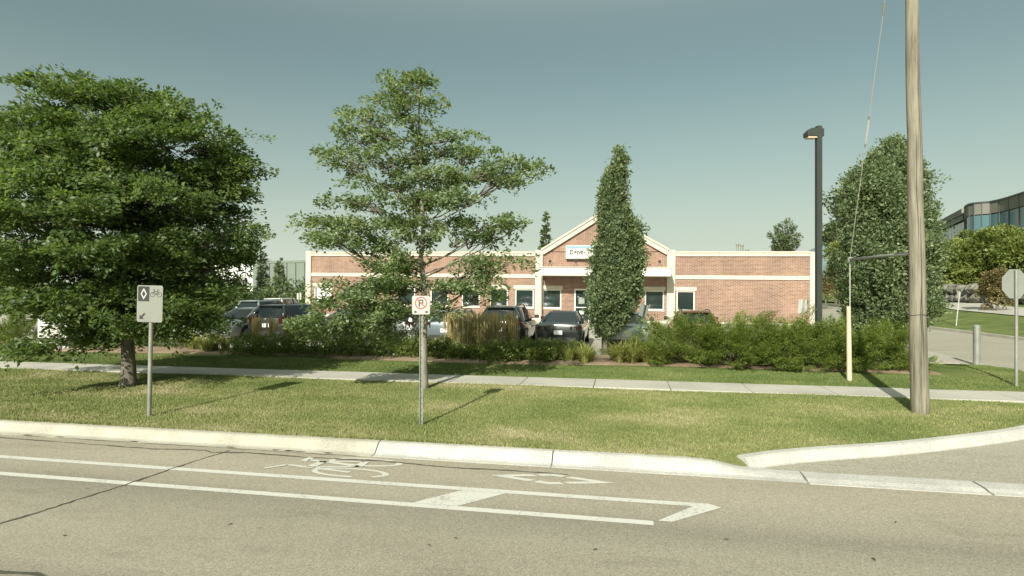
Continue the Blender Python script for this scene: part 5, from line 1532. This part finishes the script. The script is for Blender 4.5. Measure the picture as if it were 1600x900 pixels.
# branching tree above the right wing of the roof
rootp = thing('roofline_tree', 'spreading tree whose upright branches rise above the right roofline', 'tree', (*xy(1225, 70), 0.1))
mb = MB(); Zt = 70; arrs = []
bx, by = xy(1225, Zt)
mb.tube([(bx, by, 0), (bx, by, zz(400, Zt))], [0.3, 0.2], 8)
for (qx, qy) in ((1204, 366), (1213, 355), (1222, 347), (1232, 345), (1240, 352), (1249, 362), (1208, 380), (1246, 378), (1227, 368)):
    x, y = xy(qx, Zt + random.uniform(-1.5, 1.5)); tip = np.array([x, y, zz(qy, Zt)]); bs = np.array([bx, by, zz(402, Zt)])
    mb.tube([bs, bs * 0.5 + tip * 0.5, tip], [0.12, 0.07, 0.02], 5, False)
    n = 34
    t = np.linspace(0.1, 1.0, n)[:, None]
    o = bs * (1 - t) + tip * t - np.array([[0, 0, 0.25]])
    d = RNG.normal(0, 0.6, (n, 3)) + (tip - bs) / np.linalg.norm(tip - bs) * 0.9
    arrs.append(sprays(o, d, 0.5, 0.2, 16, 0.24, 0.13, thick=0.1))
mb.build('trunk', M['bark'], rootp, off=rootp.location)
arr = [np.concatenate([a_[i] for a_ in arrs]) for i in range(5)]
arr[0] = arr[0] - np.array(rootp.location)[None]
link('crown', leaf_mesh('crown', *arr), M['leaf_far'], rootp)

# ------------------------------------------------------------------ background: right
def round_tree(label, px, Z, py_c, rx_px, ry_px, mat, seedv, base_z, nl, leafL=0.30, leafW=0.18, trunk=0.14, group=None, name='leafy_tree', lumps=9):
    rr = np.random.default_rng(seedv); rnd = random.Random(seedv)
    x0, y0 = xy(px, Z)
    root = thing(name, label, 'tree', (x0, y0, base_z), group=group)
    zc = zz(py_c, Z) - base_z; rx, rzv = rx_px * Z / F_PX, ry_px * Z / F_PX
    cen = [np.array([rnd.uniform(-.6, .6) * rx, rnd.uniform(-.6, .6) * rx, zc + rnd.uniform(-.55, .6) * rzv]) for _ in range(lumps)]
    mb = MB(); mb.tube([(0, 0, -0.2), (0.02, 0, max(0.4, zc - rzv * 0.6)), (0, 0, zc + rzv * 0.5)], [trunk * 1.2, trunk, trunk * 0.4], 8)
    for c in cen: mb.tube(curve_pts((0, 0, max(0.3, zc - rzv * 0.7)), c, -0.05 * rzv, 4, 0.03), [trunk * .5, trunk * .4, trunk * .3, trunk * .2, trunk * .1], 5, False)
    mb.build('trunk', M['bark'], root)
    ns = nl // (16 * lumps); O, D = [], []
    for c in cen:
        q = unit(rr.normal(0, 1, (ns, 3))) * rr.uniform(0.3, 1, (ns, 1)) ** 0.4
        s_ = np.array([rx * 0.52, rx * 0.52, rzv * 0.46]) * rnd.uniform(0.75, 1.15)
        O.append(c + q * s_); D.append(q + np.array([0, 0, 0.35]) + rr.normal(0, 0.3, (ns, 3)))
    o = np.concatenate(O); d = np.concatenate(D)
    arr = sprays(o, d, leafL * 2.0, leafL * 1.0, 16, leafL, leafW, thick=leafL * 0.5)
    link('crown', leaf_mesh('crown', *arr), mat, root)
    return root
def rz_at(px, Z): x, y = xy(px, Z); return rz(x, y)
GR = 'trees on the right bank'
round_tree('rounded yellow-green tree at the left of the right bank, below the dark glass wing', 1482, 58, 425, 42, 38, M['leaf_lime'], 21, rz_at(1482, 58), 14000, group=GR)
round_tree('broad yellow-green tree below the teal glass wall', 1540, 56, 405, 55, 44, M['leaf_lime'], 22, rz_at(1540, 56), 18000, group=GR)
round_tree('yellow-green tree behind the stop sign at the right edge', 1600, 54, 410, 52, 44, M['leaf_lime'], 23, rz_at(1600, 54), 18000, group=GR)
round_tree('green tree on the bank beyond the right edge of the stop sign', 1650, 52, 415, 50, 48, M['leaf_far'], 24, rz_at(1650, 52), 7000, group=GR)
round_tree('small rusty young tree on a thin trunk left of the stop sign', 1558, 37, 455, 16, 32, M['leaf_rust'], 25, rz_at(1560, 37) - 0.2, 4200, 0.17, 0.1, 0.05, lumps=8)
round_tree('yellow-green tree between the lamp post and the dense right tree', 1312, 72, 420, 32, 42, M['leaf_lime'], 26, rz_at(1312, 72), 8000)
round_tree('pale grey-green far tree top right of the lamp post', 1306, 85, 372, 17, 24, M['leaf_far'], 27, rz_at(1306, 85), 4000)
round_tree('small rusty shrub-like tree beside the lamp post', 1290, 66, 443, 11, 20, M['leaf_rust'], 28, rz_at(1290, 66), 2600, 0.24, 0.14, 0.08)
UNDER = ((1462, 62), (1500, 60), (1525, 58), (1575, 56), (1615, 54))
for i, (px, Z) in enumerate(UNDER):
    round_tree('dark green undergrowth tree at the foot of the right bank, ' + ordn(px, UNDER), px, Z, 448, 26, 24, M['leaf_elm'], 40 + i, rz_at(px, Z), 4000, group='undergrowth trees on the right bank')
round_tree('yellow-green tree filling the gap left of the broad bank tree', 1510, 60, 395, 40, 36, M['leaf_lime'], 29, rz_at(1510, 60), 13000, group=GR)
round_tree('green tree filling the gap right of the broad bank tree', 1572, 57, 398, 40, 38, M['leaf_lime'], 30, rz_at(1572, 57), 13000, group=GR)
# boulder wall at the foot of the bank
bw = thing('boulder_wall', 'rough dark boulder retaining wall behind the right footpath', 'wall', (*xy(1500, 50), 0.9))
rnd = random.Random(4)
for i in range(46):
    px = 1452 + (i % 23) * 8.2 + rnd.uniform(-2, 2); Z = 51.5 - (i % 23) * 0.62
    x, y = xy(px, Z); z = rz(x, y) + (0.35 if i < 23 else 1.05) + rnd.uniform(-.1, .1)
    r_ = rnd.uniform(0.38, 0.62)
    vs, fs = [], []
    nu, nv = 7, 4
    for b_i in range(nv + 1):
        ph = math.pi * b_i / nv
        for a_i in range(nu):
            th_ = 2 * math.pi * a_i / nu
            rr_ = r_ * rnd.uniform(0.8, 1.15)
            vs.append((x + rr_ * 1.2 * math.sin(ph) * math.cos(th_), y + rr_ * math.sin(ph) * math.sin(th_), z + rr_ * 0.8 * math.cos(ph)))
    for b_i in range(nv):
        for a_i in range(nu): fs.append((b_i * nu + a_i, (b_i + 1) * nu + a_i, (b_i + 1) * nu + (a_i + 1) % nu, b_i * nu + (a_i + 1) % nu))
    mb = MB(); mb.add(vs, fs); mb.build('boulder', M['rock'], bw, off=bw.location)
# curved glass office building on the bank
gb = thing('glass_office', 'teal glass curtain-wall office building with curved corner on the right bank', 'building', (*xy(1506, 92), 0))
P = [(1507, 96), (1509, 93.5), (1514, 91.5), (1522, 90.3), (1534, 89.5), (1547, 88.8), (1561, 87), (1576, 84.5), (1592, 81.5), (1610, 78.5), (1632, 75), (1660, 72)]
W3 = [Vector((*xy(px, Z), 0)) for px, Z in P]
org = Vector(gb.location)
Ztop, Zsp, Zmid, Zlow = 15.7, 13.9, 10.9, 3.0
for i, (a, b) in enumerate(zip(W3, W3[1:])):
    d = (b - a).normalized(); n_ = Vector((d.y, -d.x, 0))
    def slab(za, zb_, mat, name, inset, g=0.05):
        mb = MB(); p = a + d * g + n_ * -inset; q = b - d * g + n_ * -inset
        mb.add([(p.x, p.y, za), (q.x, q.y, za), (q.x, q.y, zb_), (p.x, p.y, zb_), (p.x - n_.x * .3, p.y - n_.y * .3, za), (q.x - n_.x * .3, q.y - n_.y * .3, za), (q.x - n_.x * .3, q.y - n_.y * .3, zb_), (p.x - n_.x * .3, p.y - n_.y * .3, zb_)],
                [(0, 1, 2, 3), (4, 7, 6, 5), (3, 2, 6, 7), (0, 4, 5, 1), (0, 3, 7, 4), (1, 5, 6, 2)])
        return mb.build(name, mat, gb, off=org)
    slab(Zsp + 0.08, Ztop, M['spandrel'], 'spandrel_panel', 0.0)
    slab(Zmid + 0.1, Zsp - 0.08, M['teal_glass'], 'glass_panel', 0.06)
    slab(Zlow, Zmid - 0.1, M['teal_glass'], 'glass_panel', 0.06)
    mb = MB(); p = a - n_ * 0.02; mb.tube([(p.x, p.y, Zlow), (p.x, p.y, Ztop - 0.05)], 0.085, 5); mb.build('mullion', M['mullion'], gb, off=org)
    slab(Zmid - 0.09, Zmid + 0.09, M['sign_back'], 'transom', -0.05, 0.0)
    slab(Ztop + 0.002, Ztop + 0.22, M['mullion'], 'roof_edge', -0.12, 0.0)
bk = [(v.x - org.x, v.y - org.y) for v in W3] ; 
mb = MB(); mb.prism([(p[0] + 0.25, p[1] + 0.35) for p in bk] + [(bk[-1][0] + 30, bk[-1][1] + 30), (bk[0][0] + 20, bk[0][1] + 40)], 'z', 2.0, Ztop - 0.1); mb.build('core', M['mullion'], gb)
# lower dark wing, receding to the left
a = Vector((*xy(1462, 120), 0)); b = Vector((*xy(1507, 97), 0)); d = (b - a).normalized(); n_ = Vector((d.y, -d.x, 0))
zt_ = 15.9
for k in range(10):
    p = a.lerp(b, k / 10) + d * 0.06; q = a.lerp(b, (k + 1) / 10) - d * 0.06
    mb = MB(); mb.add([(p.x, p.y, 3), (q.x, q.y, 3), (q.x, q.y, zt_ - 1.9), (p.x, p.y, zt_ - 1.9)], [(0, 1, 2, 3)]); mb.build('glass_panel', M['glass'], gb, off=org)
mb = MB(); P2 = [(a.x, a.y), (b.x, b.y), (b.x - n_.x * 25, b.y - n_.y * 25), (a.x - n_.x * 25, a.y - n_.y * 25)]
mb.prism([(x - org.x + n_.x * 0.4, y - org.y + n_.y * 0.4) for x, y in P2], 'z', zt_ - 1.0, zt_); mb.build('roof_edge', M['spandrel'], gb)
mb = MB(); mb.prism([(x - org.x + n_.x * 0.2, y - org.y + n_.y * 0.2) for x, y in P2], 'z', zt_ - 1.9, zt_ - 1.002); mb.build('soffit_band', M['mullion'], gb)
mb = MB(); mb.prism([(x - org.x + n_.x * 0.45, y - org.y + n_.y * 0.45) for x, y in P2[:2]] + [(x - org.x + n_.x * 0.1, y - org.y + n_.y * 0.1) for x, y in P2[1::-1]], 'z', zt_ - 1.98, zt_ - 1.82); mb.build('ledge', M['sign_back'], gb)
mb = MB(); mb.prism([(x - org.x - n_.x * 0.1, y - org.y - n_.y * 0.1) for x, y in P2], 'z', 2.5, zt_ - 1.95); mb.build('core', M['mullion'], gb)
